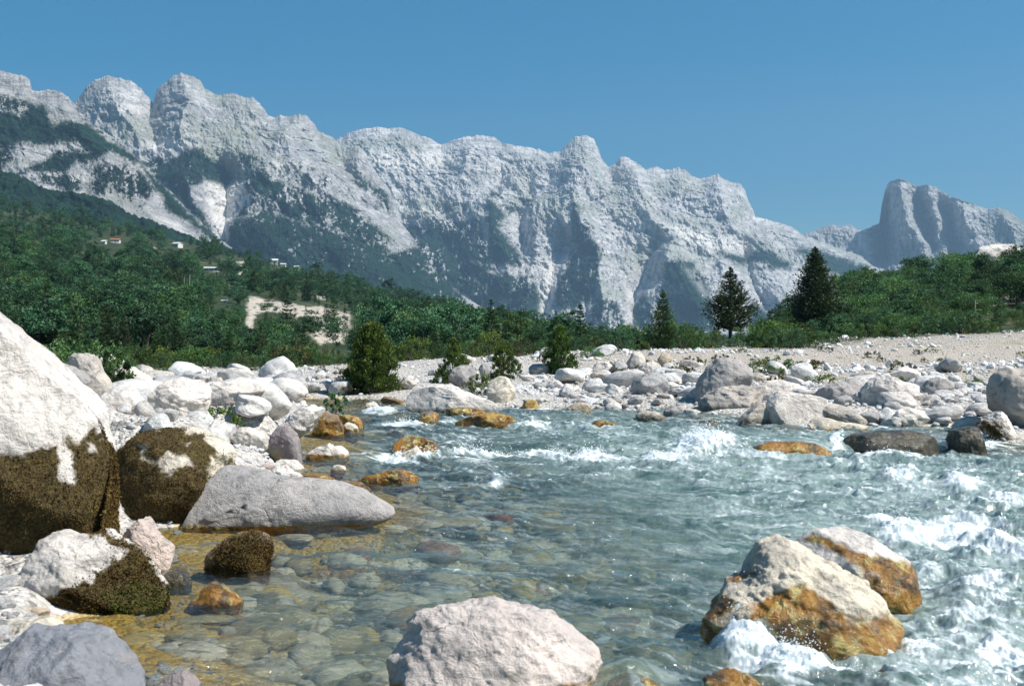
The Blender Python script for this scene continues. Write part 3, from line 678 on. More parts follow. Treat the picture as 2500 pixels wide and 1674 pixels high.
def moss_mat():
    n = N('river_moss')
    t = n.attr('tint')
    a = n.mix(n.ramp(t, 0, .5), (.014, .010, .005), (.105, .064, .018)); b = n.mix(n.ramp(t, .5, 1), a, (.17, .12, .035))
    g = n.mix(n.attr('green'), b, n.mix(t, (.03, .045, .006), (.16, .17, .03)))
    return n.done(g, .9, spec=.15)
MAT_MOSS = moss_mat()

def shape_rock(V, size, rough, facets, r, seed):
    # flats: pushed back to a few planes as worn boulders are
    cen = V.mean(0); D = V - cen
    for k in range(facets):
        nrm = r.normal(size=3); nrm /= np.linalg.norm(nrm)
        d = D @ nrm; lim = d.max() * r.uniform(.62, .85)
        ex = np.clip(d - lim, 0, None)
        D = D - nrm[None, :] * (ex * .93)[:, None]
    dirn = D / (np.linalg.norm(D, axis=1)[:, None] + 1e-6)
    q = D / size
    o = np.array([seed * 3.1, seed * 1.7, seed * .9])
    disp = .12 * fbm(q * 1.7 + o, 3, .5, seed=1) + .075 * (ridged(q * 2.6 + o, 3, .5, seed=2) - .55) + .035 * fbm(q * 8 + o, 3, .6, seed=3)
    w = fbm(q * 2 + o, 2, seed=4)
    ps = q @ np.array([.5, .25, .83])
    disp += .028 * (ridged(v3(ps * 7 + w, w, seed), 3, .6, seed=5) - .5)
    disp += .010 * fbm(q * 22 + o, 3, .65, seed=6)
    return cen + D + dirn * (disp * rough * size)[:, None]

def gz1(x, y):
    return float(ground_z(np.array([[x]]), np.array([[y]]), False)[0, 0])
N_ROCK = [0]
ROCKS = []
def rock(name, label, cat, pts, col='white', Y=None, dep=1.0, zg=None, sub=5, rough=.8, facets=5, lean=.25, algae=None, stain=(), wet=None, moss=None, group=None, bury=.3, under=0.0):
    N_ROCK[0] += 1; seed = N_ROCK[0]; r = np.random.default_rng(seed * 13)
    pts = np.array(pts, float)
    rb = pts[:, 1].max(); pxm = pts[:, 0].mean()
    if Y is None:
        # the stone stands where its lowest line meets the ground or the water
        if zg is None:
            Yc = row2Y(np.array([rb]))[0]
            for _ in range(12):
                x = (pxm - CX) / F * Yc
                g = max(float(ground_z(np.array([[x]]), np.array([[Yc]]), False)[0, 0]), float(zw(Yc, x)))
                Yc = .4 * Yc + .6 * (CZ - g) * F / max(rb - CY, 6)
                Yc = min(Yc, 60)
        else: Yc = (CZ - zg) * F / (rb - CY)
        wid = (np.ptp(pts[:, 0])) / F * Yc
        Y = Yc + dep * min(wid, 1.6 * np.ptp(pts[:, 1]) / F * Yc + .3) * .28
    X = (pts[:, 0] - CX) / F * Y; Z = CZ - (pts[:, 1] - CY) / F * Y
    cx, cz = (X.min() + X.max()) / 2, (Z.min() + Z.max()) / 2
    A = .5 * abs(np.dot(X, np.roll(Z, 1)) - np.dot(Z, np.roll(X, 1)))
    gx = np.mean(X); gz = np.mean(Z); cx, cz = .5 * cx + .5 * gx, .5 * cz + .5 * gz
    # radius of the outline in every direction
    th = np.linspace(-math.pi, math.pi, 241); Rr = np.zeros(241)
    ex, ez = np.roll(X, -1), np.roll(Z, -1)
    for i, a in enumerate(th):
        dx, dz = math.cos(a), math.sin(a)
        rx, rz = ex - X, ez - Z
        den = dx * rz - dz * rx; den = np.where(np.abs(den) < 1e-9, 1e-9, den)
        t = ((X - cx) * rz - (Z - cz) * rx) / den
        u = ((X - cx) * dz - (Z - cz) * dx) / den
        ok = (t > 0) & (u >= 0) & (u <= 1)
        Rr[i] = t[ok].max() if ok.any() else .05
    k = np.array([1, 2, 3, 2, 1.]) / 9
    Rr = np.convolve(np.pad(Rr, 2, mode='wrap'), k, 'valid')
    S, FC = ico(sub)
    rho = np.hypot(S[:, 0], S[:, 2]); an = np.arctan2(S[:, 2], S[:, 0])
    RR_ = np.interp(an, th, Rr) * rho ** .82
    size = math.sqrt(A)
    T = dep * size * .55
    px = cx + RR_ * np.cos(an); pz = cz + RR_ * np.sin(an)
    py = T * np.sign(S[:, 1]) * np.abs(S[:, 1]) ** .85
    Hh = Z.max() - Z.min()
    py = py + lean * (pz - cz) * min(1.0, 1.0)
    low = sstep(Z.min() + .35 * Hh, Z.min(), pz)
    py = py + np.where(S[:, 1] < 0, under * T * sstep(Z.min() + .55 * Hh, Z.min(), pz), 0)
    pz = pz - low * bury * max(Hh, .25 * size)
    V = np.stack([px, Y + py, pz], 1).astype(np.float32)
    V = shape_rock(V, size, rough, facets, r, seed)
    # bring the worn shape back to the size it had
    for _ in range(2):
        spx = CX + V[:, 0] / V[:, 1] * F; spr = CY - (V[:, 2] - CZ) / V[:, 1] * F
        kx = np.ptp(pts[:, 0]) / np.ptp(spx); mx = (spx.min() + spx.max()) / 2; tx = (pts[:, 0].min() + pts[:, 0].max()) / 2
        V[:, 0] = (tx + (spx - mx) * kx - CX) / F * V[:, 1]
        zb_ = Z.min(); i = int(np.argmin(spr)); zt_ = CZ - (pts[:, 1].min() - CY) / F * V[i, 1]
        V[:, 2] = zb_ + (V[:, 2] - zb_) * np.where(V[:, 2] > zb_, np.clip((zt_ - zb_) / max(V[i, 2] - zb_, .02), .5, 1.8), 1)
    # and let it reach down into the ground it stands on
    gg = max(gz1(cx, Y), -9); zb_ = V[:, 2].min(); gap = zb_ - (gg - .12)
    if gap > 0:
        hh = V[:, 2].max() - zb_; gap = min(gap, .6 * hh); V[:, 2] -= gap * (1 - sstep(zb_, zb_ + .5 * hh, V[:, 2]))
    org = np.array([cx, Y, Z.min()])
    at = {'algae': np.zeros(len(V)), 'wet': np.zeros(len(V)), 'moss': np.zeros(len(V))}
    wl = float(zw(Y, cx))
    nz = fbm(V / max(size, .2) * 2.5 + seed, 3, seed=8)
    if algae is not None: at['algae'] = sstep(wl + algae, wl + algae * .15, V[:, 2] + nz * algae * .6)
    if wet is not None: at['wet'] = sstep(wl + wet, wl + wet * .4, V[:, 2] + nz * wet * .5)
    spx = CX + V[:, 0] / V[:, 1] * F; spr = CY - (V[:, 2] - CZ) / V[:, 1] * F
    for poly in stain:
        sx, sr = warp(spx, spr, seed + 3, 18, .03); at['algae'] = np.maximum(at['algae'], sstep(-10, 16, poly_dist(poly, sx, sr)) * .95)
    mk = None
    if moss:
        sx, sr = warp(spx, spr, seed, 26, .03)
        mk = np.zeros(len(V))
        for poly, s in moss:
            d = poly_dist(poly, sx, sr)
            m = sstep(-18, 26, d + 10 * nz)
            mk = np.maximum(mk, m) if s > 0 else mk * (1 - m)
        mk = mk * sstep(-.42, -.05, fbm(V * 2.6, 4, .6, seed=19) + .15)
        at['moss'] = mk
    me = mesh_np(name, V - org, FC, MAT_ROCK, True, at)
    o = tag(add_obj(name, me, loc=org), label, cat, group)
    c = np.array(COLS[col]) * r.uniform(.94, 1.05) * np.array([1.06, 1.0, .95]); o.color = (*c, 1)
    ROCKS.append((o, cx, Y, size, T, Z.max()))
    if mk is not None: tufts(o, V, FC, mk, org, spx, spr, r)
    return o

GREEN_MOSS = [R(7, [(980, 130), (1060, 170), (1200, 260), (1230, 350), (1190, 430), (1100, 400), (1040, 300)]), R(7, [(820, 340), (960, 310), (940, 360), (830, 380)]), R(7, [(540, 960), (700, 880), (860, 900), (890, 950), (830, 1050), (640, 1090), (560, 1050)])]
def tufts(rk, V, FC, mk, org, spx, spr, r):
    fm = mk[FC].mean(1); a, b, c = V[FC[:, 0]], V[FC[:, 1]], V[FC[:, 2]]
    nrm = np.cross(b - a, c - a); ar = np.linalg.norm(nrm, axis=1); nrm = nrm / (ar[:, None] + 1e-9)
    vis = fm > .12
    p = np.where(vis, ar * fm ** 1.5, 0)
    cnt = min(110000, int(p.sum() * 42000) + 1500)
    idx = r.choice(len(FC), cnt, p=p / p.sum())
    u = r.random((cnt, 2)); fl = u.sum(1) > 1; u[fl] = 1 - u[fl]
    P = a[idx] + (b[idx] - a[idx]) * u[:, :1] + (c[idx] - a[idx]) * u[:, 1:]
    n = nrm[idx]
    L = r.uniform(.009, .024, cnt)[:, None]
    d = n * .55 + r.normal(size=(cnt, 3)) * .45 + np.array([0, 0, -.45]); d /= np.linalg.norm(d, axis=1)[:, None]
    s = np.cross(d, r.normal(size=(cnt, 3))); s /= np.linalg.norm(s, axis=1)[:, None]
    w = L * r.uniform(.14, .32, (cnt, 1))
    P0 = P - n * .008
    Q = np.stack([P0 - s * w, P0 + s * w, P0 + d * L + s * w * .5, P0 + d * L - s * w * .5], 1)
    cl = fbm(P * 5, 3, seed=5)
    px = CX + P[:, 0] / P[:, 1] * F; pr = CY - (P[:, 2] - CZ) / P[:, 1] * F
    g = np.zeros(cnt)
    for poly in GREEN_MOSS: g = np.maximum(g, inside(poly, px + cl * 30, pr + cl * 30))
    tint = np.clip(.5 + .9 * cl + r.normal(size=cnt) * .18, 0, 1)
    me = mesh_np('moss', (Q.reshape(-1, 3) - org), np.arange(cnt * 4).reshape(-1, 4), MAT_MOSS, False, {'tint': np.repeat(tint, 4), 'green': np.repeat(g, 4)})
    add_obj('moss', me, rk)

B = 'boulder'
# ---- left foreground
rock('boulder', 'huge white boulder at the left edge with dark brown moss at its foot', B,
     [(-420, 600), (-200, 580), (-60, 690), (0, 738)] + R(4, [(120, 610), (250, 720), (310, 810), (410, 920), (460, 1010), (520, 1070), (575, 1150), (600, 1230)]) + R(7, [(560, 130), (620, 300), (610, 450), (600, 600), (500, 690), (300, 760), (100, 860)]) + [(-200, 1430), (-450, 1380)],
     'white', Y=8.7, dep=.55, sub=7, rough=.45, facets=4, lean=.28, bury=.15, under=.9,
     moss=[([(-400, 1075)] + R(7, [(0, 215), (110, 230), (200, 210), (260, 170), (320, 220), (330, 330), (370, 340), (360, 240), (330, 140), (400, 150), (470, 80), (530, 130), (600, 200), (660, 280), (680, 500), (620, 700), (100, 900)]) + [(-400, 1450)], 1), (R(7, [(440, 170), (500, 170), (510, 220), (450, 230)]), -1), (R(7, [(318, 230), (368, 230), (365, 345), (325, 330)]), -1)])
rock('boulder', 'rounded boulder coated in brown moss around a bare white patch beside the grey slab', B,
     R(7, [(500, 600), (520, 400), (580, 210), (670, 115), (780, 85), (900, 95), (1020, 140), (1130, 210), (1210, 290), (1235, 380), (1210, 480), (1160, 560), (1000, 620), (800, 640), (600, 640)]), 'cream', Y=11.7, dep=.9, sub=7, rough=.5, facets=3, lean=.3, under=.3, bury=.1,
     moss=[(R(7, [(440, 660), (470, 380), (560, 180), (700, 80), (900, 80), (1050, 140), (1230, 280), (1250, 400), (1260, 540), (1100, 720), (600, 760)]), 1), (R(7, [(820, 270), (880, 225), (980, 235), (1010, 290), (960, 310), (860, 335)]), -1), (R(7, [(710, 180), (750, 190), (740, 240), (790, 270), (730, 265)]), -1), (R(7, [(1080, 230), (1160, 260), (1190, 350), (1130, 390), (1080, 350)]), -1)])
rock('rock_slab', 'long smooth grey slab tapering into the water below the mossy boulder', 'rock slab',
     R(7, [(1060, 560), (1120, 380), (1215, 285), (1330, 300), (1450, 340), (1600, 365), (1750, 380), (1880, 420), (1960, 470), (2030, 520), (2055, 545), (1960, 560), (1700, 580), (1300, 590), (1000, 620), (880, 640), (960, 610)]), 'grey', Y=11.4, dep=.55, sub=6, rough=.35, facets=2, lean=.5, algae=.03)
rock('boulder', 'white boulder with its right half under brown and green moss in the left foreground', B,
     R(7, [(90, 960), (110, 820), (140, 730), (200, 650), (290, 615), (360, 640), (430, 645), (500, 625), (560, 650), (640, 690), (740, 720), (790, 780), (830, 840), (870, 900), (890, 950), (870, 1010), (800, 1060), (680, 1085), (560, 1090), (400, 1105), (280, 1060), (200, 1010), (130, 1010)]), 'pale', Y=7.9, dep=.9, sub=7, rough=.7, facets=4, lean=.25, under=.6,
     moss=[(R(7, [(420, 620), (520, 610), (640, 680), (750, 710), (800, 780), (880, 900), (900, 960), (860, 1060), (560, 1110), (300, 1090), (240, 990), (330, 910), (480, 880), (520, 800), (640, 750), (560, 680)]), 1)])
rock('boulder', 'pinkish white angular rock pointing up behind the half mossy boulder', B,
     R(7, [(600, 670), (680, 600), (730, 550), (775, 555), (800, 610), (860, 670), (910, 710), (912, 750), (870, 800), (830, 840), (740, 800), (650, 740)]), 'pink', Y=9.2, dep=1, sub=6, rough=.9, facets=6)
rock('river_stone', 'round stone covered in dark brown moss standing alone in shallow water', 'stone',
     R(7, [(1062, 790), (1080, 740), (1140, 690), (1220, 640), (1320, 622), (1390, 650), (1422, 720), (1405, 800), (1380, 840), (1250, 848), (1120, 828)]), 'brown', zg=0, dep=1, sub=6, rough=.6, facets=2, moss=[(R(7, [(1030, 860), (1090, 780), (1150, 690), (1220, 630), (1330, 610), (1450, 700), (1430, 870)]), 1)])
rock('river_stone', 'small orange brown stone breaking the surface in front of the round mossy stone', 'stone',
     R(7, [(960, 1030), (1000, 980), (1040, 930), (1100, 888), (1150, 900), (1220, 950), (1270, 990), (1250, 1030), (1100, 1045)]), 'gold', zg=-.03, dep=1, sub=5, algae=.3)
rock('boulder', 'blue grey speckled boulder cut off by the bottom left corner', B,
     [(-160, 1800), (-140, 1640)] + R(7, [(-60, 1280), (0, 1240), (90, 1150), (200, 1098), (330, 1100), (420, 1150), (500, 1225), (580, 1290), (660, 1370), (720, 1460), (760, 1560), (700, 1700)]), 'blue', Y=5.9, dep=1, sub=6, rough=.7, facets=4)
rock('river_stone', 'small purple grey stone at the bottom edge right of the blue grey boulder', 'stone', R(7, [(780, 1500), (800, 1430), (840, 1380), (940, 1345), (1000, 1380), (1060, 1440), (1060, 1530), (900, 1560)]), 'purple', Y=6.0, dep=1, sub=5)
rock('river_stone', 'dark wet stone in the water right behind the half mossy boulder', 'stone', R(7, [(840, 870), (860, 840), (930, 825), (980, 850), (1000, 905), (920, 925), (860, 910)]), 'dark', dep=1, sub=5, wet=.4)
rock('river_stone', 'yellow stone under the right foot of the half mossy boulder', 'stone', R(7, [(420, 1130), (450, 1090), (500, 1085), (545, 1105), (540, 1140), (470, 1150)]), 'olive', dep=1, sub=4, algae=.1)
rock('river_stone', 'flat tan stone on the gravel left of the half mossy boulder', 'stone', R(7, [(70, 1050), (110, 1025), (200, 1020), (262, 1040), (255, 1065), (150, 1075)]), 'tan', dep=1, sub=5)
rock('boulder', 'smooth rust stained pale rock lying behind the blue grey boulder', B, R(7, [(-60, 1200), (0, 1080), (100, 1065), (250, 1065), (340, 1090), (350, 1130), (200, 1190), (60, 1260)]), 'cream', Y=6.6, dep=1, sub=5)
rock('boulder', 'large white speckled boulder in the water at the bottom centre', B,
     R(8, [(-90, 1150), (-80, 960), (-40, 870), (0, 770), (60, 722), (200, 705), (350, 710), (430, 740), (480, 752), (560, 762), (620, 800), (680, 860), (732, 900), (737, 960), (722, 1020), (690, 1150)]), 'rosy', Y=6.1, dep=.9, sub=7, rough=.75, facets=4, lean=.3, algae=.12)
# ---- right foreground
rock('boulder', 'big white boulder with a golden brown stained hollow in the right foreground foam', B,
     R(8, [(1102, 780), (1112, 700), (1160, 660), (1260, 610), (1310, 550), (1370, 490), (1430, 472), (1520, 490), (1600, 540), (1690, 600), (1760, 650), (1800, 690), (1802, 740), (1850, 800), (1888, 870), (1884, 930), (1780, 965), (1600, 985), (1480, 960), (1400, 880), (1300, 850), (1200, 850), (1130, 850)]), 'cream', Y=6.9, dep=.95, sub=7, rough=.9, facets=6, lean=.3, algae=.40, stain=[R(10, [(380, 770), (430, 650), (520, 570), (640, 520), (760, 500), (860, 560), (960, 640), (1060, 740), (1150, 860), (1100, 1000), (900, 980), (760, 900), (600, 820), (500, 800)]), R(10, [(20, 720), (60, 580), (200, 560), (300, 640), (180, 760)]), R(10, [(170, 500), (280, 420), (430, 400), (460, 470), (300, 510)])])
rock('boulder', 'white topped boulder with dark orange sides right behind the big golden stained boulder', B,
     R(8, [(1470, 500), (1560, 460), (1650, 443), (1740, 470), (1850, 530), (1900, 560), (1942, 620), (1957, 690), (1932, 745), (1890, 768), (1780, 760), (1600, 660)]), 'white', Y=8.1, dep=1, sub=6, rough=.7, facets=4, algae=.42, stain=[R(10, [(700, 170), (860, 150), (940, 160), (1200, 290), (1440, 320), (1560, 380), (1620, 480), (1610, 700), (1330, 700), (1300, 460), (1100, 360), (900, 260)])])
rock('boulder', 'dark rounded rock just breaking the foam at the bottom right', B, R(8, [(1620, 1150), (1650, 1055), (1720, 1008), (1850, 988), (1950, 1025), (2010, 1070), (2040, 1160)]), 'dark', Y=6.0, dep=1, sub=5, wet=.5)
rock('river_stone', 'yellow algae coated stone at the bottom edge right of the large speckled boulder', 'stone', R(8, [(740, 1090), (760, 1030), (810, 1000), (890, 1000), (950, 1040), (960, 1100)]), 'olive', Y=5.9, dep=1, sub=5, algae=.5)
rock('river_stone', 'brown streaked stone under running water at the bottom edge, left of the foam', 'stone', R(8, [(1090, 1120), (1130, 1010), (1190, 980), (1290, 1000), (1360, 1060), (1390, 1130)]), 'tan', Y=5.95, dep=1, sub=5, algae=.4)
# ---- left bank, middle distance
rock('boulder', 'tilted white block with a shaded left underside, in front of the leafy bush', B, R(4, [(425, 875), (460, 830), (530, 808), (590, 830), (630, 880), (660, 950), (725, 1030), (640, 1075), (600, 1065), (560, 970), (500, 915)]), 'stone', Y=14.6, dep=.9, sub=6, facets=6, lean=.1)
rock('boulder', 'smooth grey rounded rock squeezed between the huge white boulder and the tilted white block', B, R(4, [(300, 880), (350, 862), (450, 890), (540, 935), (585, 990), (560, 1050), (500, 1060), (430, 1040), (360, 960)]), 'grey', Y=13.0, dep=1, sub=5, facets=3)
rock('rock_slab', 'long sloping pale rock running down to the right behind the tilted white block', 'rock slab', R(4, [(610, 850), (650, 790), (700, 810), (740, 855), (850, 890), (930, 945), (985, 1005), (870, 1020), (760, 1040), (690, 1000)]), 'pale', Y=16.5, dep=.9, sub=6, facets=5)
rock('boulder', 'white rock with a brown shaded right end in front of the sloping pale rock', B, R(4, [(580, 1140), (620, 1090), (720, 1050), (850, 1022), (915, 1060), (918, 1160), (860, 1185), (650, 1190)]), 'white', Y=13.6, dep=1, sub=5, facets=6)
rock('boulder', 'broad pale boulder with a flat face in the middle of the left bank', B, R(4, [(925, 1050), (1000, 990), (1120, 960), (1240, 963), (1300, 1005), (1350, 1085), (1340, 1140), (1250, 1180), (1050, 1190), (950, 1155)]), 'pale', Y=16.0, dep=1, sub=6, facets=5)
rock('rock_slab', 'low white slab behind the grey striped boulder of the left bank', 'rock slab', R(4, [(1300, 1050), (1400, 990), (1530, 978), (1640, 1000), (1690, 1050), (1500, 1120), (1350, 1100)]), 'pale', Y=19.5, dep=1, sub=5, facets=4)
rock('boulder', 'small dark edged rock at the forest edge left of the low white slab', B, R(4, [(1312, 1030), (1315, 975), (1345, 960), (1400, 968), (1420, 990), (1350, 1035)]), 'stone', Y=22, dep=1, sub=5)
rock('boulder', 'grey boulder with curved stripes lying on the left bank', B, R(9, [(295, 270), (330, 190), (400, 170), (500, 175), (580, 230), (680, 290), (710, 330), (670, 375), (560, 360), (450, 340), (350, 320)]), 'grey', dep=1, sub=6, facets=3)
rock('boulder', 'grey domed rock on the white gravel behind the grey striped boulder', B, R(9, [(705, 175), (760, 130), (850, 95), (900, 105), (945, 160), (900, 185), (780, 195)]), 'stone', dep=1, sub=5)
rock('river_stone', 'small rust brown stone beside the side channel of the left bank', 'stone', R(9, [(755, 255), (800, 240), (860, 255), (870, 300), (810, 310), (780, 290)]), 'brown', dep=1, sub=4)
rock('river_stone', 'small blue grey rock between the grey striped boulder and the rust brown stone', 'stone', R(9, [(620, 240), (670, 225), (720, 250), (760, 290), (720, 300), (660, 280)]), 'blue', dep=1, sub=4)
rock('boulder', 'white rounded boulder above the mossy boulder on the left bank', B, R(9, [(-20, 560), (20, 500), (80, 482), (150, 510), (200, 570), (215, 640), (180, 690), (60, 680), (-20, 640)]), 'white', dep=1, sub=5, facets=4)
rock('boulder', 'oval pale boulder left of the two toned split boulder', B, R(9, [(195, 640), (240, 590), (330, 552), (440, 560), (560, 600), (620, 650), (600, 710), (500, 740), (400, 730), (260, 690)]), 'pale', dep=1, sub=6, facets=3)
rock('boulder', 'split boulder with a bright white top and a dark grey left face near the water', B, R(9, [(590, 730), (620, 650), (700, 560), (800, 480), (900, 400), (980, 360), (1080, 345), (1150, 380), (1100, 480), (1040, 540), (1000, 610), (900, 640), (850, 770), (760, 760), (660, 720)]), 'white', Y=17.3, dep=.9, sub=6, facets=7, rough=.8, lean=.1)
rock('boulder', 'dark grey block with a reddish face leaning against the split white boulder', B, R(9, [(590, 720), (630, 640), (720, 560), (810, 540), (870, 600), (900, 660), (930, 760), (880, 800), (800, 780), (680, 720)]), 'purple', Y=16.6, dep=.8, sub=5, facets=7)
rock('river_stone', 'rust brown mossy stone with a white spot at the water edge', 'stone', R(9, [(1005, 600), (1040, 550), (1090, 530), (1090, 460), (1140, 395), (1200, 420), (1260, 440), (1300, 510), (1330, 590), (1260, 630), (1100, 630)]), 'brown', dep=1, sub=5, algae=.5)
rock('river_stone', 'olive brown rounded stone right behind the rust brown mossy stone', 'stone', R(9, [(1280, 450), (1340, 435), (1430, 450), (1500, 500), (1520, 555), (1430, 570), (1320, 520)]), 'olive', dep=1, sub=5, algae=.4)
rock('river_stone', 'white low stone with a yellow foot between the two brown stones and the water', 'stone', R(9, [(1310, 530), (1350, 508), (1420, 530), (1470, 590), (1400, 610), (1320, 590)]), 'cream', dep=1, sub=4, algae=.12)
rock('river_stone', 'slate blue stone above the green mossy patch of the left bank', 'stone', R(9, [(260, 770), (300, 700), (340, 680), (420, 710), (440, 790), (400, 840), (330, 810)]), 'blue', dep=1, sub=5, facets=6)
rock('river_stone', 'brown and white angular stone right of the slate blue stone', 'stone', R(9, [(440, 790), (470, 745), (510, 745), (545, 830), (540, 880), (470, 880), (430, 840)]), 'purple', dep=1, sub=5, facets=6)
rock('river_stone', 'flat yellow stone at the water edge below the dark grey block', 'stone', R(9, [(520, 830), (560, 770), (640, 752), (720, 765), (800, 810), (720, 835), (600, 845)]), 'cream', dep=1, sub=5, algae=.1)
rock('river_stone', 'jagged white stone with two peaks standing in the water near the left shore', 'stone', R(9, [(960, 850), (1030, 800), (1100, 755), (1150, 750), (1210, 705), (1245, 745), (1300, 745), (1350, 790), (1380, 830), (1330, 855), (1100, 862)]), 'white', dep=1, sub=5, facets=7, algae=.07)
rock('river_stone', 'white oval stone with a dark right end at the left shore', 'stone', R(9, [(670, 890), (740, 860), (850, 860), (930, 885), (950, 930), (920, 960), (820, 950), (720, 930)]), 'white', dep=1, sub=5)
rock('river_stone', 'pinkish brown stone left of the white oval stone at the left shore', 'stone', R(9, [(500, 930), (560, 885), (640, 885), (680, 920), (620, 970), (550, 965)]), 'pink', dep=1, sub=5)
rock('river_stone', 'white wedge of rock lying against the upper edge of the smooth grey slab', 'stone', R(9, [(620, 970), (680, 925), (760, 915), (820, 980), (930, 1010), (940, 1035), (800, 1030)]), 'white', dep=1, sub=5)
rock('river_stone', 'small white and amber stone alone in calm water off the left shore', 'stone', R(9, [(1190, 975), (1210, 930), (1270, 912), (1330, 925), (1352, 970), (1290, 990), (1220, 992)]), 'cream', dep=1, sub=4, algae=.08)
rock('river_stone', 'olive stone half under water at the tip of the white wedge', 'stone', R(9, [(945, 1040), (1000, 1000), (1090, 1005), (1180, 1015), (1260, 1060), (1150, 1075)]), 'olive', dep=1, sub=4, algae=.2)
rock('river_stone', 'tan stone in the water touching the back of the smooth grey slab', 'stone', R(9, [(1320, 1090), (1400, 1065), (1500, 1085), (1590, 1120), (1605, 1160), (1500, 1160)]), 'tan', dep=1, sub=4, algae=.2)
rock('river_stone', 'knobbly olive gold stone with water combing over its top, off the left shore', 'stone', R(9, [(1450, 1060), (1490, 1000), (1600, 985), (1740, 955), (1880, 965), (1950, 1020), (2040, 1060), (1960, 1090), (1700, 1092), (1500, 1085)]), 'olive', dep=1, sub=5, rough=.9, algae=.4)
rock('river_stone', 'bright yellow topped stone with brown sides in the middle of the stream', 'stone', R(9, [(1780, 800), (1790, 720), (1840, 660), (1920, 628), (2010, 640), (2090, 650), (2180, 680), (2240, 750), (2262, 805), (2150, 825), (1900, 830)]), 'olive', dep=1, sub=6, rough=.6, facets=2, algae=.42)
rock('river_stone', 'pale yellow pointed stone in front of the bright yellow topped stone', 'stone', R(9, [(1830, 840), (1900, 795), (1970, 770), (2020, 728), (2070, 790), (2080, 840), (1950, 850)]), 'cream', dep=1, sub=5)
rock('river_stone', 'small dark red stone behind the bright yellow topped stone', 'stone', R(9, [(1735, 610), (1775, 578), (1850, 588), (1910, 605), (1860, 622)]), 'purple', dep=1, sub=4)
# ---- far edge of the stream
rock('boulder', 'long white whale backed boulder with a dark left end on the far shore', B, R(5, [(495, 830), (540, 775), (620, 755), (700, 748), (790, 748), (870, 790), (1000, 838), (1065, 860), (1090, 910), (1000, 935), (900, 925), (750, 925), (600, 922), (505, 910)]), 'white', dep=.9, sub=6, rough=.6, facets=4, lean=.3, wet=.12)
rock('boulder', 'round cream boulder standing upright behind the right end of the whale backed boulder', B, R(5, [(1005, 800), (1030, 725), (1090, 695), (1150, 710), (1195, 780), (1190, 850), (1100, 870), (1030, 850)]), 'cream', Y=25.6, dep=1, sub=5, rough=.6, facets=3)
rock('river_stone', 'dark stone with yellow patches in the water before the whale backed boulder', 'stone', R(5, [(750, 942), (770, 900), (850, 893), (970, 900), (1005, 935), (900, 950)]), 'dark', dep=1, sub=5, algae=.3)
rock('boulder', 'broad golden brown rock awash in white water before the whale backed boulder', B, R(5, [(805, 1005), (860, 955), (960, 928), (1090, 925), (1150, 945), (1195, 975), (1100, 1010), (980, 1030), (870, 1020)]), 'gold', dep=1, sub=5, rough=.8, algae=.45)
rock('river_stone', 'dark domed stone with a yellow stripe, left of the broad golden brown rock', 'stone', R(5, [(565, 985), (600, 930), (650, 913), (700, 938), (707, 978), (640, 995)]), 'dark', dep=1, sub=5, algae=.3)
rock('river_stone', 'yellow green pyramid shaped stone in the rapids of the far side', 'stone', R(5, [(1670, 1025), (1700, 985), (1740, 975), (1800, 990), (1860, 1020), (1770, 1035)]), 'olive', dep=1, sub=5, algae=.4)
rock('river_stone', 'pale stone with a yellow collar beside the side channel left of the whale backed boulder', 'stone', R(5, [(235, 905), (250, 870), (290, 855), (330, 875), (332, 905), (280, 915)]), 'cream', dep=1, sub=4, algae=.1)
rock('river_stone', 'dark brown ledge of stone left of the whale backed boulder', 'stone', R(5, [(335, 855), (360, 825), (430, 835), (495, 850), (500, 870), (400, 870)]), 'brown', dep=1, sub=4)
rock('river_stone', 'amber stained stone on the far shore right of the whale backed boulder', 'stone', R(5, [(1235, 890), (1255, 850), (1300, 845), (1340, 860), (1342, 900), (1280, 905)]), 'gold', dep=1, sub=4, algae=.2)
rock('river_stone', 'brown and cream pointed stone on the far shore, centre of the picture', 'stone', R(5, [(1515, 912), (1560, 875), (1600, 860), (1650, 870), (1675, 900), (1650, 930), (1560, 930)]), 'tan', dep=1, sub=5, algae=.06)
rock('river_stone', 'white stone with a black underside on the far shore next to the pointed stone', 'stone', R(5, [(1755, 905), (1780, 875), (1820, 858), (1870, 888), (1865, 912), (1800, 915)]), 'white', dep=1, sub=4)
rock('river_stone', 'cream stone above a dark wet ledge at the far shore', 'stone', R(5, [(1952, 945), (1990, 905), (2060, 908), (2120, 940), (2160, 975), (2130, 992), (1975, 988)]), 'cream', dep=1, sub=5, wet=.14)
rock('river_stone', 'flat grey pink stone at the waterline left of the tall boulder', 'stone', R(5, [(2130, 920), (2170, 885), (2230, 885), (2265, 910), (2240, 935), (2160, 935)]), 'pink', dep=1, sub=4)
rock('river_stone', 'white flat stone at the waterline beneath the tall boulder', 'stone', R(6, [(165, 668), (200, 645), (260, 645), (290, 665), (240, 680)]), 'white', dep=1, sub=4)
rock('river_stone', 'rounded grey stone at the waterline just left of the tall boulder', 'stone', R(6, [(55, 662), (90, 625), (160, 620), (192, 655), (160, 675), (90, 678)]), 'grey', dep=1, sub=4)
rock('boulder', 'tall smooth grey boulder with a shaded left flank on the right bank', B, R(6, [(240, 600), (270, 490), (330, 390), (385, 325), (440, 317), (520, 350), (590, 400), (625, 460), (580, 500), (480, 560), (400, 600), (300, 630)]), 'grey', Y=24.2, dep=.9, sub=6, rough=.6, facets=5, lean=.15)
rock('boulder', 'low boulder with a dark cavity in front of the tall grey boulder', B, R(6, [(262, 650), (290, 570), (380, 515), (500, 495), (620, 490), (700, 520), (640, 600), (560, 660), (400, 675), (300, 678)]), 'stone', Y=22.9, dep=1, sub=6, rough=1.0, facets=6, wet=.15)
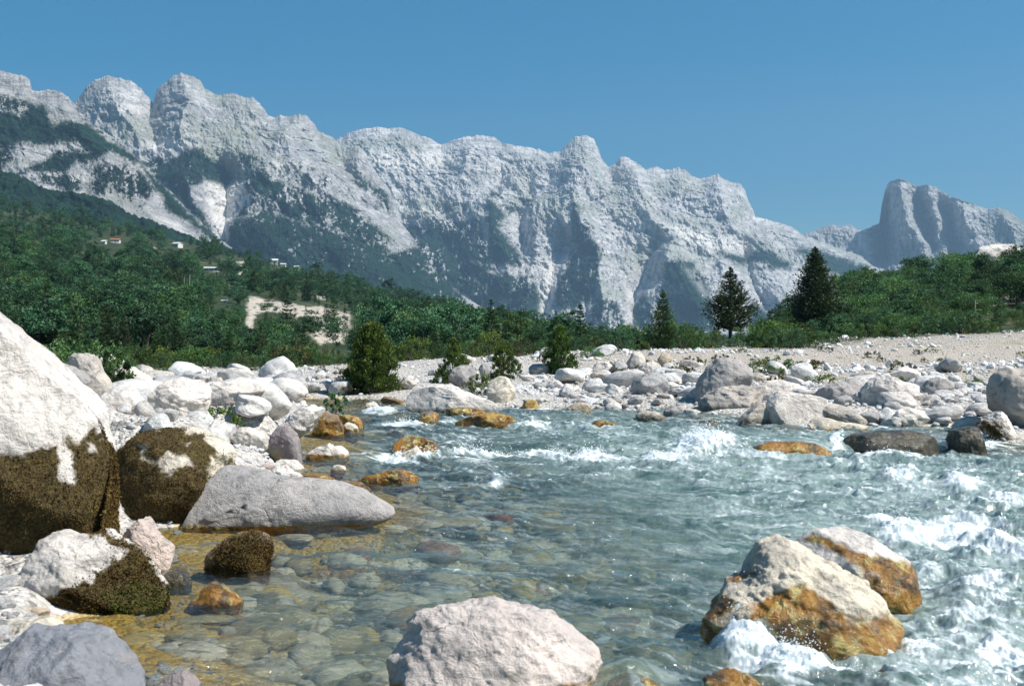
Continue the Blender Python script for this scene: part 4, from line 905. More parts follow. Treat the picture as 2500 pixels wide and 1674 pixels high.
rock('boulder', 'white flat topped rock between the tall grey boulder and the pale bluish block', B, R(6, [(600, 600), (640, 530), (720, 460), (800, 460), (900, 490), (960, 520), (830, 560), (720, 600)]), 'pale', Y=24.0, dep=1, sub=5, facets=6)
rock('boulder', 'pale bluish block with a broad flat face at the right waterline', B, R(6, [(690, 640), (720, 580), (780, 535), (830, 530), (920, 550), (1010, 570), (1065, 595), (1102, 640), (1060, 690), (1000, 740), (860, 752), (740, 745)]), 'pale', dep=.9, sub=6, rough=.5, facets=8)
rock('boulder', 'dark wedge of rock at the waterline left of the pale bluish block', B, R(6, [(490, 735), (560, 670), (640, 625), (690, 600), (725, 650), (745, 740), (620, 750)]), 'stone', dep=1, sub=5, facets=6, wet=.16)
rock('boulder', 'grey and white rock behind the pale bluish block on the right bank', B, R(6, [(1005, 580), (1050, 520), (1150, 480), (1240, 450), (1300, 475), (1315, 540), (1290, 600), (1200, 630), (1090, 610)]), 'grey', Y=23.4, dep=1, sub=5, facets=7, rough=1)
rock('boulder', 'bright white boulder with a dark left notch among the cobbles of the right bank', B, R(6, [(1288, 610), (1300, 530), (1390, 468), (1500, 435), (1600, 455), (1665, 520), (1680, 585), (1560, 620), (1420, 660), (1340, 668)]), 'white', Y=22.6, dep=1, sub=6, facets=6)
rock('boulder', 'grey rounded boulder among the cobbles left of the right edge boulder', B, R(6, [(1682, 520), (1720, 460), (1800, 442), (1890, 458), (1902, 510), (1840, 550), (1770, 570)]), 'grey', dep=1, sub=5, facets=3)
rock('boulder', 'huge grey boulder overhanging the stones at the right edge', B, R(6, [(2100, 560), (2110, 480), (2150, 415), (2220, 380), (2342, 390), (2500, 400), (2640, 470), (2680, 640), (2640, 860), (2400, 960), (2330, 930), (2300, 800), (2210, 690), (2120, 670)]), 'stone', Y=19.6, dep=.8, sub=6, rough=.6, facets=5, lean=.0, under=.7)
rock('boulder', 'pale leaning stone with moss on its left face under the huge right edge boulder', B, R(6, [(2040, 745), (2100, 680), (2180, 658), (2225, 690), (2265, 750), (2305, 820), (2318, 915), (2240, 918), (2150, 885), (2090, 810)]), 'pale', Y=18.3, dep=.9, sub=6, facets=5, moss=[(R(6, [(2030, 740), (2090, 710), (2170, 730), (2240, 800), (2230, 830), (2290, 900), (2200, 880), (2120, 800)]), 1)])
rock('boulder', 'black wet knobbly rock splashed by water left of the pale leaning stone', B, R(6, [(1840, 835), (1890, 780), (1960, 752), (2050, 770), (2105, 830), (2115, 895), (1990, 900), (1880, 880)]), 'dark', Y=17.6, dep=.9, sub=5, rough=1, facets=5, wet=1.2)
rock('boulder', 'wide dark brown rock with water sliding over it, right of the golden brown rock', B, R(6, [(1190, 850), (1240, 805), (1400, 788), (1500, 775), (1620, 780), (1720, 805), (1775, 860), (1805, 935), (1600, 955), (1400, 968), (1290, 930)]), 'dark', Y=17.45, dep=.7, sub=6, rough=.5, facets=3, wet=1.0)
rock('boulder', 'wide golden brown rock under a film of water at the foot of the right bank', B, R(6, [(580, 940), (640, 880), (760, 855), (900, 848), (1020, 865), (1095, 910), (1140, 955), (900, 968), (700, 955)]), 'gold', Y=17.35, dep=.7, sub=6, rough=.6, facets=3, algae=.5)
rock('rock_slab', 'cream stone slab with a rusty lower edge at the right waterline', 'rock slab', R(6, [(975, 775), (1010, 705), (1100, 698), (1190, 730), (1300, 740), (1400, 772), (1200, 782)]), 'cream', dep=1, sub=5, facets=6, algae=.05)
rock('boulder', 'grey ridge of rock right behind the cream stone slab', B, R(6, [(1050, 690), (1110, 615), (1160, 603), (1230, 620), (1290, 655), (1350, 715), (1330, 750), (1200, 735)]), 'stone', dep=1, sub=5, facets=7)
rock('boulder', 'white striped rounded rock by the water among the right bank cobbles', B, R(6, [(1480, 720), (1520, 640), (1610, 628), (1700, 650), (1765, 710), (1650, 755), (1550, 755)]), 'white', dep=1, sub=5)
rock('river_stone', 'dark wet stone flush with the water near the right shore', 'stone', R(6, [(115, 760), (200, 722), (330, 717), (420, 745), (440, 768), (300, 775), (180, 775)]), 'dark', Y=20.6, dep=.8, sub=5, rough=.9, wet=.5)
rock('boulder', 'small white peaked rock on top of the cobbles under the dry slope', B, R(6, [(1490, 430), (1540, 390), (1600, 372), (1660, 400), (1690, 430), (1600, 450)]), 'white', dep=1, sub=5)
rock('boulder', 'white low rock at the water among the cobbles right of the striped rock', B, R(6, [(1880, 760), (1920, 710), (2000, 690), (2070, 700), (2060, 740), (1960, 780)]), 'pale', dep=1, sub=5)
# ---- far bank behind the stream
rock('boulder', 'grey cracked boulder on the far bank left of the small dark bush', B, R(5, [(765, 715), (780, 650), (850, 625), (920, 638), (952, 680), (930, 722), (830, 730)]), 'grey', Y=30, dep=1, sub=5, facets=6)
rock('boulder', 'small grey rock with a black left side beside the bushes of the far bank', B, R(5, [(957, 660), (990, 612), (1025, 640), (1032, 672), (990, 685)]), 'grey', Y=32, dep=1, sub=4)
rock('boulder', 'grey rough rock right of the dark pointed juniper', B, R(5, [(445, 755), (480, 700), (540, 705), (570, 750), (500, 785)]), 'stone', dep=1, sub=5, facets=6)
rock('boulder', 'pale round rock in the hollow of the reddish mound on the far bank', B, R(5, [(1972, 655), (2010, 608), (2060, 595), (2120, 638), (2085, 688), (1990, 690)]), 'pale', dep=1, sub=5, facets=5)
rock('boulder', 'brown angular rock on top of the reddish mound on the far bank', B, R(5, [(2105, 610), (2130, 565), (2170, 560), (2190, 600), (2150, 635)]), 'tan', Y=37.5, dep=1, sub=4, facets=6)
rock('boulder', 'white rock with a grey left face right of the bushes on the far bank', B, R(5, [(1680, 655), (1720, 603), (1780, 605), (1840, 655), (1760, 675), (1700, 680)]), 'white', dep=1, sub=5)
rock('boulder', 'brown jagged rock on the dry bank left above the tall grey boulder', B, R(6, [(15, 350), (50, 290), (85, 290), (105, 330), (70, 375)]), 'tan', Y=37, dep=1, sub=4, facets=6)
rock('boulder', 'low grey rock on the dry bank right above the brown jagged rock', B, R(6, [(150, 360), (190, 330), (250, 335), (290, 365), (220, 380)]), 'stone', Y=38, dep=1, sub=4)
rock('rock_outcrop', 'pale bare rock outcrop showing through the trees on top of the right wooded hill', 'rock outcrop', R(3, [(1990, 660), (2030, 610), (2090, 580), (2180, 568), (2270, 560), (2320, 590), (2300, 680), (2100, 700)]), 'white', Y=112, dep=1, sub=5, facets=8)
# ------------------------------------------------------------ trees and bushes
def leaf_mat(name, dark, mid, light, trans=.28, var=.5):
    n = N(name)
    oi = n.new('ShaderNodeObjectInfo')
    t = n.attr('tint')
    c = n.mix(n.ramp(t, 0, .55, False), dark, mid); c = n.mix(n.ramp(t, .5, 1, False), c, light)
    hs = n.new('ShaderNodeHueSaturation'); n.set(hs.inputs['Color'], c)
    n.set(hs.inputs['Hue'], n.math('ADD', .5 - .03, n.math('MULTIPLY', oi.outputs['Random'], .05)))
    n.set(hs.inputs['Value'], n.math('ADD', 1 - var, n.math('MULTIPLY', n.math('FRACT', n.math('MULTIPLY', oi.outputs['Random'], 7.3)), 2 * var)))
    c = hs.outputs[0]
    d = n.new('ShaderNodeBsdfPrincipled'); n.set(d.inputs['Base Color'], c); d.inputs['Roughness'].default_value = .6; d.inputs['Specular IOR Level'].default_value = .25
    tr = n.new('ShaderNodeBsdfTranslucent'); n.set(tr.inputs['Color'], n.mix(.5, c, (.10, .16, .02)))
    mx = n.new('ShaderNodeMixShader'); mx.inputs[0].default_value = trans
    n.set(mx.inputs[1], d.outputs[0]); n.set(mx.inputs[2], tr.outputs[0]); n.t.links.new(mx.outputs[0], n.out.inputs['Surface'])
    return n.m
def bark_mat(name, a, b):
    n = N(name); P = n.coord()
    return n.done(n.mix(n.ramp(n.noise(n.scale(P, (20, 20, 3)), 1.0, 6, .7), .35, .65), a, b), .9)
L_BROAD = leaf_mat('broad_leaves', (.014, .050, .026), (.050, .132, .062), (.115, .225, .095))
L_BROAD2 = leaf_mat('light_leaves', (.028, .070, .026), (.080, .172, .055), (.16, .255, .085))
L_PINE = leaf_mat('pine_needles', (.015, .040, .016), (.048, .105, .036), (.11, .175, .06), .18)
L_CON = leaf_mat('dark_needles', (.012, .026, .012), (.036, .064, .026), (.10, .13, .06), .12, .1)
L_JUN = leaf_mat('juniper_needles', (.020, .048, .010), (.085, .145, .028), (.26, .33, .065), .34, .1)
L_YEL = leaf_mat('yellow_green_leaves', (.04, .06, .010), (.10, .145, .022), (.19, .235, .045), .2, .1)
L_GREY = leaf_mat('grey_green_leaves', (.05, .075, .045), (.11, .15, .09), (.20, .25, .16), .2, .1)
L_DRY = leaf_mat('dry_leaves', (.035, .035, .010), (.085, .080, .025), (.15, .135, .045), .15, .1)
BARK = bark_mat('bark', (.045, .036, .028), (.13, .11, .09)); PALEBARK = bark_mat('pale_bark', (.22, .20, .17), (.45, .42, .37))

def quads(P, s, r, d=None, asp=.55, jit=1.0):
    n = len(P); s = np.broadcast_to(np.asarray(s, float), (n,))[:, None]
    a = r.normal(size=(n, 3)) if d is None else d + r.normal(size=(n, 3)) * jit
    a /= np.linalg.norm(a, axis=1)[:, None] + 1e-9
    b = np.cross(a, r.normal(size=(n, 3))); b /= np.linalg.norm(b, axis=1)[:, None] + 1e-9
    w = s * asp
    return np.stack([P - a * s * .5, P + b * w * .5 - a * s * .05, P + a * s * .5, P - b * w * .5 - a * s * .05], 1).reshape(-1, 3)

def tube(path, rad, k=7):
    path = np.array(path, float); V, FC = [], []
    for i, p in enumerate(path):
        d = path[min(i + 1, len(path) - 1)] - path[max(i - 1, 0)]; d /= np.linalg.norm(d) + 1e-9
        u = np.cross(d, [.3, .9, .1]); u /= np.linalg.norm(u); v = np.cross(d, u)
        for j in range(k):
            a = 2 * math.pi * j / k; V.append(p + rad[i] * (math.cos(a) * u + math.sin(a) * v))
    for i in range(len(path) - 1):
        for j in range(k):
            FC.append((i * k + j, i * k + (j + 1) % k, (i + 1) * k + (j + 1) % k, (i + 1) * k + j))
    return np.array(V), np.array(FC)
def join_tubes(ts):
    V, FC, o = [], [], 0
    for v, f in ts: V.append(v); FC.append(f + o); o += len(v)
    return np.concatenate(V), np.concatenate(FC)

def broad_meshes(seed, nc=38, nl=46, leaf=.062, w=.42, h0=.18, mat=None, lumpy=1.0, trunk=True):
    r = np.random.default_rng(seed)
    # a few main limbs, each carrying a lobe of clumps
    lobes = [np.array([r.normal() * .42 * w, r.normal() * .42 * w, r.uniform(h0 + .22, .82)]) for _ in range(6)] + [np.array([0, 0, .80])]
    C, rc = [], []
    for i in range(nc):
        L = lobes[i % len(lobes)]
        d = r.normal(size=3); d /= np.linalg.norm(d)
        c = L + d * np.array([w * .52, w * .52, .17]) * r.uniform(.5, 1.05) * lumpy
        c[2] = np.clip(c[2], h0, .98)
        C.append(c); rc.append(r.uniform(.055, .115) * (w / .42))
    V, T = [], []
    for c, q in zip(C, rc):
        d = r.normal(size=(nl, 3)); d /= np.linalg.norm(d, axis=1)[:, None]
        P = c + d * q * r.uniform(.35, 1.1, (nl, 1)) * np.array([1.15, 1.15, .8])
        V.append(quads(P, leaf * r.uniform(.6, 1.25, nl), r, d * .4 + [0, 0, -.1]))
        T.append(np.clip(r.uniform(.15, .75) + r.normal(size=nl) * .13, 0, 1))
    V = np.concatenate(V); T = np.repeat(np.concatenate(T), 4)
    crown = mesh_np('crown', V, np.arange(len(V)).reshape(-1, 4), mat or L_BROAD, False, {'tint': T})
    ts = [tube([(0, 0, -.06), (.01, .01, h0), (0, .02, .55), (.02, 0, .8)], [.022, .017, .010, .004])]
    for L in lobes[:6]: ts.append(tube([(0, 0, h0 * .8), L * np.array([.5, .5, .75]), L], [.010, .006, .002], 5))
    tv, tf = join_tubes(ts)
    return crown, mesh_np('trunk', tv, tf, BARK)

def conifer_meshes(seed, prof, h0=.05, levels=26, nb=9, nl=26, leaf=.05, droop=-.1, up=.25, mat=None, gap=0.0, asp=.30, lean=0.0, bark=None, trad=.02):
    # prof(z in 0..1) -> radius relative to the height; whorls of boughs set with tufts of needles
    r = np.random.default_rng(seed)
    V, T, ts = [], [], [tube([(0, 0, -.06), (0, 0, .3), (.004, 0, .7), (0, 0, .995)], [trad, trad * .8, trad * .45, .002])]
    for i in range(levels):
        f = (i + r.uniform(-.3, .3)) / (levels - 1); z0 = h0 + (1 - h0) * np.clip(f, 0, 1) * .985
        R0 = prof(np.clip(f, 0, 1))
        n = max(4, int(nb * (.55 + .6 * (1 - f))))
        a0 = r.uniform(0, 6.28)
        for k in range(n):
            if r.random() < gap: continue
            a = a0 + 6.283 * k / n + r.normal() * .25; L = R0 * r.uniform(.66, 1.12)
            dirh = np.array([math.cos(a), math.sin(a), 0])
            m = max(6, int(nl * (L / max(prof(.2), .05)) ** .8))
            u = r.uniform(.18, 1, m) ** .8
            zz = droop * L * 1.2 * u + up * L * u ** 2
            sp = r.normal(size=(m, 3)) * np.array([.10, .10, .07]) * L * (.5 + u[:, None])
            P = dirh * (L * u)[:, None] + np.array([0, 0, z0]) + np.stack([0 * u, 0 * u, zz], 1) + sp
            d = dirh * .8 + np.array([0, 0, .45])
            V.append(quads(P, leaf * r.uniform(.6, 1.2, m), r, d, asp, .45))
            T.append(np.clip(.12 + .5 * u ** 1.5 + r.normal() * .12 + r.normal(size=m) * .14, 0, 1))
            if L > .04: ts.append(tube([(0, 0, z0), tuple(dirh * L * .5 + [0, 0, z0 + droop * L * .6 + up * L * .25]), tuple(dirh * L * .92 + [0, 0, z0 + (droop * 1.1 + up * .85) * L])], [trad * .3 * (1 - f * .6), trad * .2 * (1 - f * .5), .001], 4))
    P = np.stack([r.normal(size=14) * .008, r.normal(size=14) * .008, r.uniform(.93, 1.0, 14)], 1)
    V.append(quads(P, leaf * .8, r, np.array([0, 0, 1.]), asp, .3)); T.append(np.full(14, .5))
    V = np.concatenate(V); T = np.repeat(np.concatenate(T), 4)
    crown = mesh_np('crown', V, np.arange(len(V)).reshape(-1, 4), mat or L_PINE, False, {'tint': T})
    tv, tf = join_tubes(ts)
    return crown, mesh_np('trunk', tv, tf, bark or BARK)

def bush_meshes(seed, w=.8, nc=60, nl=60, leaf=.05, mat=None, prof=None, spiky=.5):
    # prof(z) -> half width relative to the height
    r = np.random.default_rng(seed); V, T, ts = [], [], []
    prof = prof or (lambda z: w * math.sqrt(max(0, 1 - (z - .25) ** 2 / .6)))
    for i in range(nc):
        z = r.uniform(.02, .95) ** 1.1; a = r.uniform(0, 6.28); q = prof(z) * math.sqrt(r.uniform(.15, 1)) * r.uniform(.85, 1.12)
        c = np.array([math.cos(a) * q, math.sin(a) * q, z]); rc = r.uniform(.07, .13) * max(.6, w * 1.3)
        d = r.normal(size=(nl, 3)); d /= np.linalg.norm(d, axis=1)[:, None]
        P = c + d * rc * r.uniform(.3, 1.15, (nl, 1)) * np.array([1, 1, 1.15]); P[:, 2] = np.maximum(P[:, 2], 0)
        out = np.array([math.cos(a) * .5, math.sin(a) * .5, .8])
        V.append(quads(P, leaf * r.uniform(.6, 1.3, nl), r, out, .42, 1.2 - spiky))
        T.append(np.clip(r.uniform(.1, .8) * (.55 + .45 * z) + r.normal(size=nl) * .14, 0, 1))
        if i % 5 == 0: ts.append(tube([(0, 0, -.08), tuple(c * .5 + [0, 0, .02]), tuple(c)], [.016, .01, .003], 5))
    V = np.concatenate(V); T = np.repeat(np.concatenate(T), 4)
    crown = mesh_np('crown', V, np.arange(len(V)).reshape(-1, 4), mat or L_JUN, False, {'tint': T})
    tv, tf = join_tubes(ts)
    return crown, mesh_np('trunk', tv, tf, BARK)

def plant(name, label, cat, meshes, x, y, z, h, rot=0, group=None, wide=1.0, trunk=True):
    e = tag(empty(name, (x, y, z)), label, cat, group)
    e.scale = (h * wide, h * wide, h); e.rotation_euler.z = rot
    add_obj('crown', meshes[0], e)
    if trunk: add_obj('trunk', meshes[1], e)
    return e

def at_px(px, row, Y):      # a point on the ground seen at (px, row) at distance Y
    return (px - CX) / F * Y, Y, CZ - (row - CY) / F * Y


def hero(name, label, cat, meshes, px, top, base, Y=None, rot=0, wide=1.0):
    if Y is None:
        Y = 26.0
        for _ in range(25):
            x = (px - CX) / F * Y; g = gz1(x, Y); Y = min(.5 * Y + .5 * (CZ - g) * F / max(base - CY, 5), 58)
    x = (px - CX) / F * Y; z = gz1(x, Y) if Y < 62 else CZ - (base - CY) / F * Y
    h = max((base - top) / F * Y + (CZ - (base - CY) / F * Y - z), .75 * (base - top) / F * Y)
    return plant(name, label, cat, meshes, x, Y, z - .03, h, rot, None, wide)

# single trees the photograph shows clearly
hero('conifer_tree', 'largest dark conifer with a full cone shaped crown in front of the right wooded hill', 'tree',
     conifer_meshes(1, lambda f: .345 * (1 - f) ** .68 * min(1, .62 + 2.2 * f), .10, 46, 13, 44, .040, -.02, .34, L_CON), 1990, 600, 815, 62)
hero('pine_tree', 'dark pine with a bare lower trunk standing alone in the gap before the mountain', 'tree',
     conifer_meshes(2, lambda f: .37 * min(1, .70 + 3.0 * f) * (1 - f) ** .80, .24, 26, 9, 60, .046, .05, .32, L_CON, gap=.18, trad=.026), 1783, 650, 824, 60)
hero('conifer_tree', 'slim pointed conifer with tiered branches above green bushes, right of centre', 'tree',
     conifer_meshes(3, lambda f: .30 * (1 - f) ** .8 + .012, .04, 24, 11, 52, .046, -.05, .42, L_PINE, gap=.1), 1619, 706, 862, 50)
hero('juniper_tree', 'dark dense juniper with a pointed top at the far bank, left of centre', 'tree',
     bush_meshes(4, .4, 300, 80, .042, L_JUN, lambda z: .46 * min(1, .72 + 1.2 * z) * max(.05, (1 - z)) ** .62 * (1.0 if z > .06 else .8), .8), 909, 782, 957)
hero('juniper_tree', 'yellow green young conifer leaning right beside the cracked grey boulder', 'tree',
     bush_meshes(5, .45, 120, 60, .05, L_JUN, lambda z: .58 * max(.04, (1 - z)) ** .9, .8), 1108, 822, 915, 33)
hero('juniper_tree', 'low pointed green juniper between the leaning young conifer and the taller yellow green juniper', 'tree',
     bush_meshes(6, .5, 110, 60, .055, L_JUN, lambda z: .58 * max(.04, (1 - z)) ** .7, .8), 1230, 833, 905, 35)
hero('juniper_tree', 'tall yellow green juniper with a sunlit right side on the far bank', 'tree',
     bush_meshes(7, .42, 170, 66, .045, L_JUN, lambda z: .42 * min(1, .6 + 1.4 * z) * max(.04, (1 - z)) ** .6, .8), 1368, 790, 898, 37)
# bushes
def bush(label, px, top, base, wide, mat, Y=None, n=50, leaf=.075, name='bush', seed=[30]):
    seed[0] += 1
    return hero(name, label, 'bush', bush_meshes(seed[0], wide, n, 60, leaf, mat, None, .5), px, top, base, Y, seed[0])
bush('bright green leafy bush growing behind the tilted white block of the left bank', 195, 828, 915, 1.0, L_BROAD2, 16.5, 80, .06)
bush('small leafy shrub beside the sloping pale rock right of the tilted white block', 262, 850, 905, .45, L_BROAD2, 16.0, 36, .09)
bush('grey green feathery bush at the forest edge right of the central juniper', 1470, 822, 858, .85, L_GREY, 52)
bush('small grey green bush at the right foot of the feathery bush', 1502, 850, 873, .9, L_GREY, 46, 36, .09)
bush('mid green bush spreading right of the central juniper', 1440, 842, 884, .95, L_BROAD2, 42)
bush('bright yellow green round bush left of the slim pointed conifer', 1569, 834, 865, .9, L_YEL, 46)
bush('dark green bushes crowded around the foot of the slim pointed conifer, left clump', 1595, 812, 860, .75, L_JUN, 55)
bush('fresh green bush right of the foot of the slim pointed conifer', 1652, 806, 858, .7, L_BROAD2, 53)
bush('small green bush at the edge of the gap right of the slim pointed conifer', 1680, 826, 856, .6, L_BROAD2, 50, 36, .09)
bush('brown green round bush on the bank under the lone bare trunked pine', 1742, 818, 870, .95, L_DRY, None, 70, .055)
bush('bright green spreading bush left below the largest dark conifer', 1868, 802, 866, 1.0, L_BROAD2, None, 80, .055)
bush('fresh green low bush spilling onto the gravel below the largest dark conifer', 1938, 844, 876, 1.1, L_BROAD2, None, 50, .07)
bush('tiny green tuft on the gravel below the low fresh green bush', 1925, 874, 892, 1.0, L_BROAD2, None, 26, .12)
bush('small green patch of plants on the dry bank above the tall grey boulder', 1836, 889, 900, 1.2, L_BROAD2, None, 24, .14)
bush('dark green bush at the foot of the right wooded hill above the gravel', 2050, 806, 852, .8, L_JUN, None, 60, .065)
bush('long low green bush along the top of the right gravel bank', 2150, 815, 844, 2.0, L_BROAD2, None, 70, .08)
bush('dark green rounded bush alone on the right gravel slope', 2270, 811, 856, .95, L_JUN, None, 80, .06)
bush('small dark bush right of the rounded bush on the gravel slope', 2338, 820, 842, .9, L_JUN, None, 36, .09)
bush('dark green bush hugging the round cream boulder on the far bank', 1172, 910, 956, .75, L_JUN, 27.0, 60, .07)
bush('small green plant at the water edge left of the dark juniper', 818, 955, 986, .6, L_BROAD2, 23.5, 30, .1)
bush('small grass tuft on the white gravel left of the dark juniper', 818, 931, 950, 1.1, L_YEL, None, 30, .1)
bush('low green tuft on the white gravel behind the grey domed rock', 758, 944, 960, 1.1, L_BROAD2, None, 30, .1)
bush('bright green weed beside the broad pale boulder of the left bank', 486, 985, 1012, .8, L_BROAD2, None, 36, .09)
bush('yellowish weed patch right of the broad pale boulder', 532, 992, 1026, .9, L_YEL, None, 36, .09)
bush('green weed between white stones above the oval pale boulder', 612, 1003, 1042, .6, L_YEL, None, 36, .09)
bush('dry grass tuft in front of the broad pale boulder', 366, 982, 1004, .9, L_DRY, None, 30, .1)
bush('flat yellow green weed behind the grey striped boulder', 530, 967, 982, 1.6, L_YEL, None, 30, .1)
bush('grey green shrub at the forest edge left of the dark juniper', 786, 892, 915, 1.0, L_GREY, 42, 36, .09)
bush('reddish dry shrub at the forest edge beside the grey green shrub', 710, 893, 912, .9, L_DRY, 43, 36, .09)

# ---- the wooded hills
def hill_surface(name, crest, base_row, yb, ycs, px0, px1, seed, bare):
    crest = np.array(crest, float)
    px = np.linspace(px0, px1, 420); v = np.concatenate([np.linspace(0, 1, 170), [1.02, 1.08, 1.2]])
    U, VV = np.meshgrid(px, v)
    X, Y, Z, RW = hill_at(U, VV, crest, base_row, yb, ycs, seed)
    n = N(name + '_ground'); P = n.pos()
    a = n.noise(P, .35, 6, .7); b = n.noise(P, .06, 4, .6)
    c = n.mix(n.ramp(a, .35, .65), (.012, .028, .010), (.045, .065, .022))
    c = n.mix(n.math('MULTIPLY', n.ramp(b, .52, .66), .6), c, (.13, .12, .06))
    bc = n.mix(n.ramp(n.noise(P, .9, 6, .75), .35, .62), (.30, .25, .19), (.60, .54, .46))
    c = n.mix(n.attr('bare'), c, bc)
    m = n.done(c, .95, n.bump(a, .8, .6))
    wx, wy = warp(U.ravel(), RW.ravel(), seed + 3, 10, .05)
    bm_ = np.zeros(U.size)
    for p in bare: bm_ = np.maximum(bm_, sstep(-3, 4, poly_dist(p, wx, wy)) * sstep(-.38, -.12, fbm(v3(U * .11, RW * .16, 3), 3, .65)))
    return tag(add_obj(name, mesh_np(name, np.stack([X, Y, Z], -1).reshape(-1, 3), grid_faces(*U.shape), m, True, {'bare': bm_})), kind='structure')

def hill_at(px, v, crest, base_row, yb, ycs, seed):
    cr = np.interp(px, crest[:, 0], crest[:, 1]); yc = np.interp(px, *ycs)
    br = np.interp(px, *base_row)
    vv = np.clip(v, 0, 1)
    Y = yb * (yc / yb) ** vv
    RW = br + (cr - br) * vv ** .95
    Z = CZ - (RW - CY) / F * Y
    over = np.clip(v - 1, 0, None); Y = Y * (1 + over * .6); Z = Z - over * Y * .12
    Z = Z + fbm(v3(px * .012, np.asarray(v) * 9, seed), 3, seed=seed).reshape(np.shape(px)) * .0035 * Y * np.clip(vv * 6, 0, 1)
    return (px - CX) / F * Y, Y, Z, RW

HL_CREST = np.array([(-700, 420), (-300, 460), (0, 500), (120, 520), (220, 545), (330, 568), (420, 585), (540, 612), (640, 640), (720, 655), (800, 678), (900, 706), (1060, 742), (1200, 768), (1330, 792), (1450, 815), (1560, 838), (1700, 846), (1900, 846)], float)
HL_BASE = ([-700, 0, 340, 650, 1000, 1300, 1560, 1900], [880, 890, 905, 912, 892, 878, 860, 852])
HL_YC = ([-700, 0, 700, 1100, 1450, 1560, 1900], [950, 900, 800, 600, 380, 300, 200])
SCREE = R(4, [(1570, 440), (1640, 465), (1700, 465), (1850, 500), (2000, 515), (2130, 535), (2225, 560), (2230, 640), (2180, 760), (2130, 740), (2030, 760), (1960, 700), (2040, 640), (2000, 600), (1900, 600), (1790, 560), (1700, 545), (1620, 570), (1600, 690), (1565, 650)])
BARE = [SCREE, R(4, [(895, 580), (940, 570), (1010, 600), (1010, 640), (900, 625)]), R(4, [(2010, 440), (2090, 445), (2100, 475), (2020, 470)]), R(4, [(1485, 225), (1590, 230), (1560, 260), (1530, 330), (1505, 320), (1520, 260)]), R(4, [(975, 130), (1010, 135), (1000, 190), (980, 195)]),
        R(4, [(590, 365), (610, 370), (610, 410), (590, 400)]), R(4, [(2280, 380), (2340, 370), (2340, 410), (2290, 400)]), R(1, [(0, 980), (50, 1010), (40, 1030), (0, 1010)]), R(1, [(320, 1150), (350, 1140), (350, 1180), (325, 1170)]), R(5, [(380, 100), (440, 110), (400, 130)])]
hill_surface('hillside', HL_CREST, HL_BASE, 66.0, HL_YC, -700, 1900, 5, BARE)
HR_CREST = np.array([(1880, 850), (1940, 800), (2046, 745), (2119, 722), (2215, 715), (2260, 695), (2322, 672), (2365, 675), (2411, 660), (2500, 650), (2900, 600)], float)
HR_BASE = ([1880, 1977, 2100, 2315, 2500, 2900], [852, 846, 830, 820, 815, 804])
HR_YC = ([1880, 2100, 2500, 2900], [75, 105, 130, 150])
hill_surface('hillside', HR_CREST, HR_BASE, 57.0, HR_YC, 1880, 2900, 9, [R(3, [(2090, 740), (2180, 735), (2200, 760), (2100, 765)]), R(3, [(2130, 930), (2240, 900), (2250, 940), (2150, 960)])])

P_BROAD = [broad_meshes(100 + i, 46, 60, .044, [.40, .34, .46, .38][i], .14, [L_BROAD, L_BROAD, L_BROAD, L_BROAD2][i]) for i in range(4)]
P_PINE = [conifer_meshes(110 + i, [lambda f: .24 * (1 - f) ** .8 + .01, lambda f: .19 * (1 - f) ** .7 + .01, lambda f: .28 * (1 - f) ** .9 + .015][i], .05, 17, 8, 26, .062, -.04, .36, L_PINE, gap=.12) for i in range(3)]
P_RB = [broad_meshes(120 + i, 64, 60, .046, [.52, .60, .46][i], .08, [L_BROAD, L_BROAD2, L_BROAD][i]) for i in range(3)]

HOUSES = [(R(4, [(735, 112)])[0], 'r'), (R(4, [(662, 114)])[0], 'w'), (R(4, [(1125, 132)])[0], 'w'), (R(4, [(1345, 285)])[0], 'l'), (R(4, [(1740, 200)])[0], 'p'), (R(4, [(1885, 255)])[0], 'w'), (R(4, [(1800, 235)])[0], 'w'), (R(4, [(1427, 496)])[0], 'w')]
def clear_of(px, row, hp):     # no tree on bare ground or right in front of a house
    for k_ in (.1, .3, .5, .7, .9, 1.05):
        if rt.random() < .9 and inside(SCREE, np.array([px - .38 * hp, px, px + .38 * hp]), np.array([row - k_ * hp] * 3)).any(): return rt.random() < .05
    for p in BARE:
        if inside(p, np.array([px]), np.array([row - 4]))[0] or inside(p, np.array([px]), np.array([row - .35 * hp]))[0]: return False
    for (hx, hy), k in HOUSES:
        if abs(px - hx) < hp * .55 + 12 and hy - 12 < row < hy + hp * .95 + 3: return False
    return True

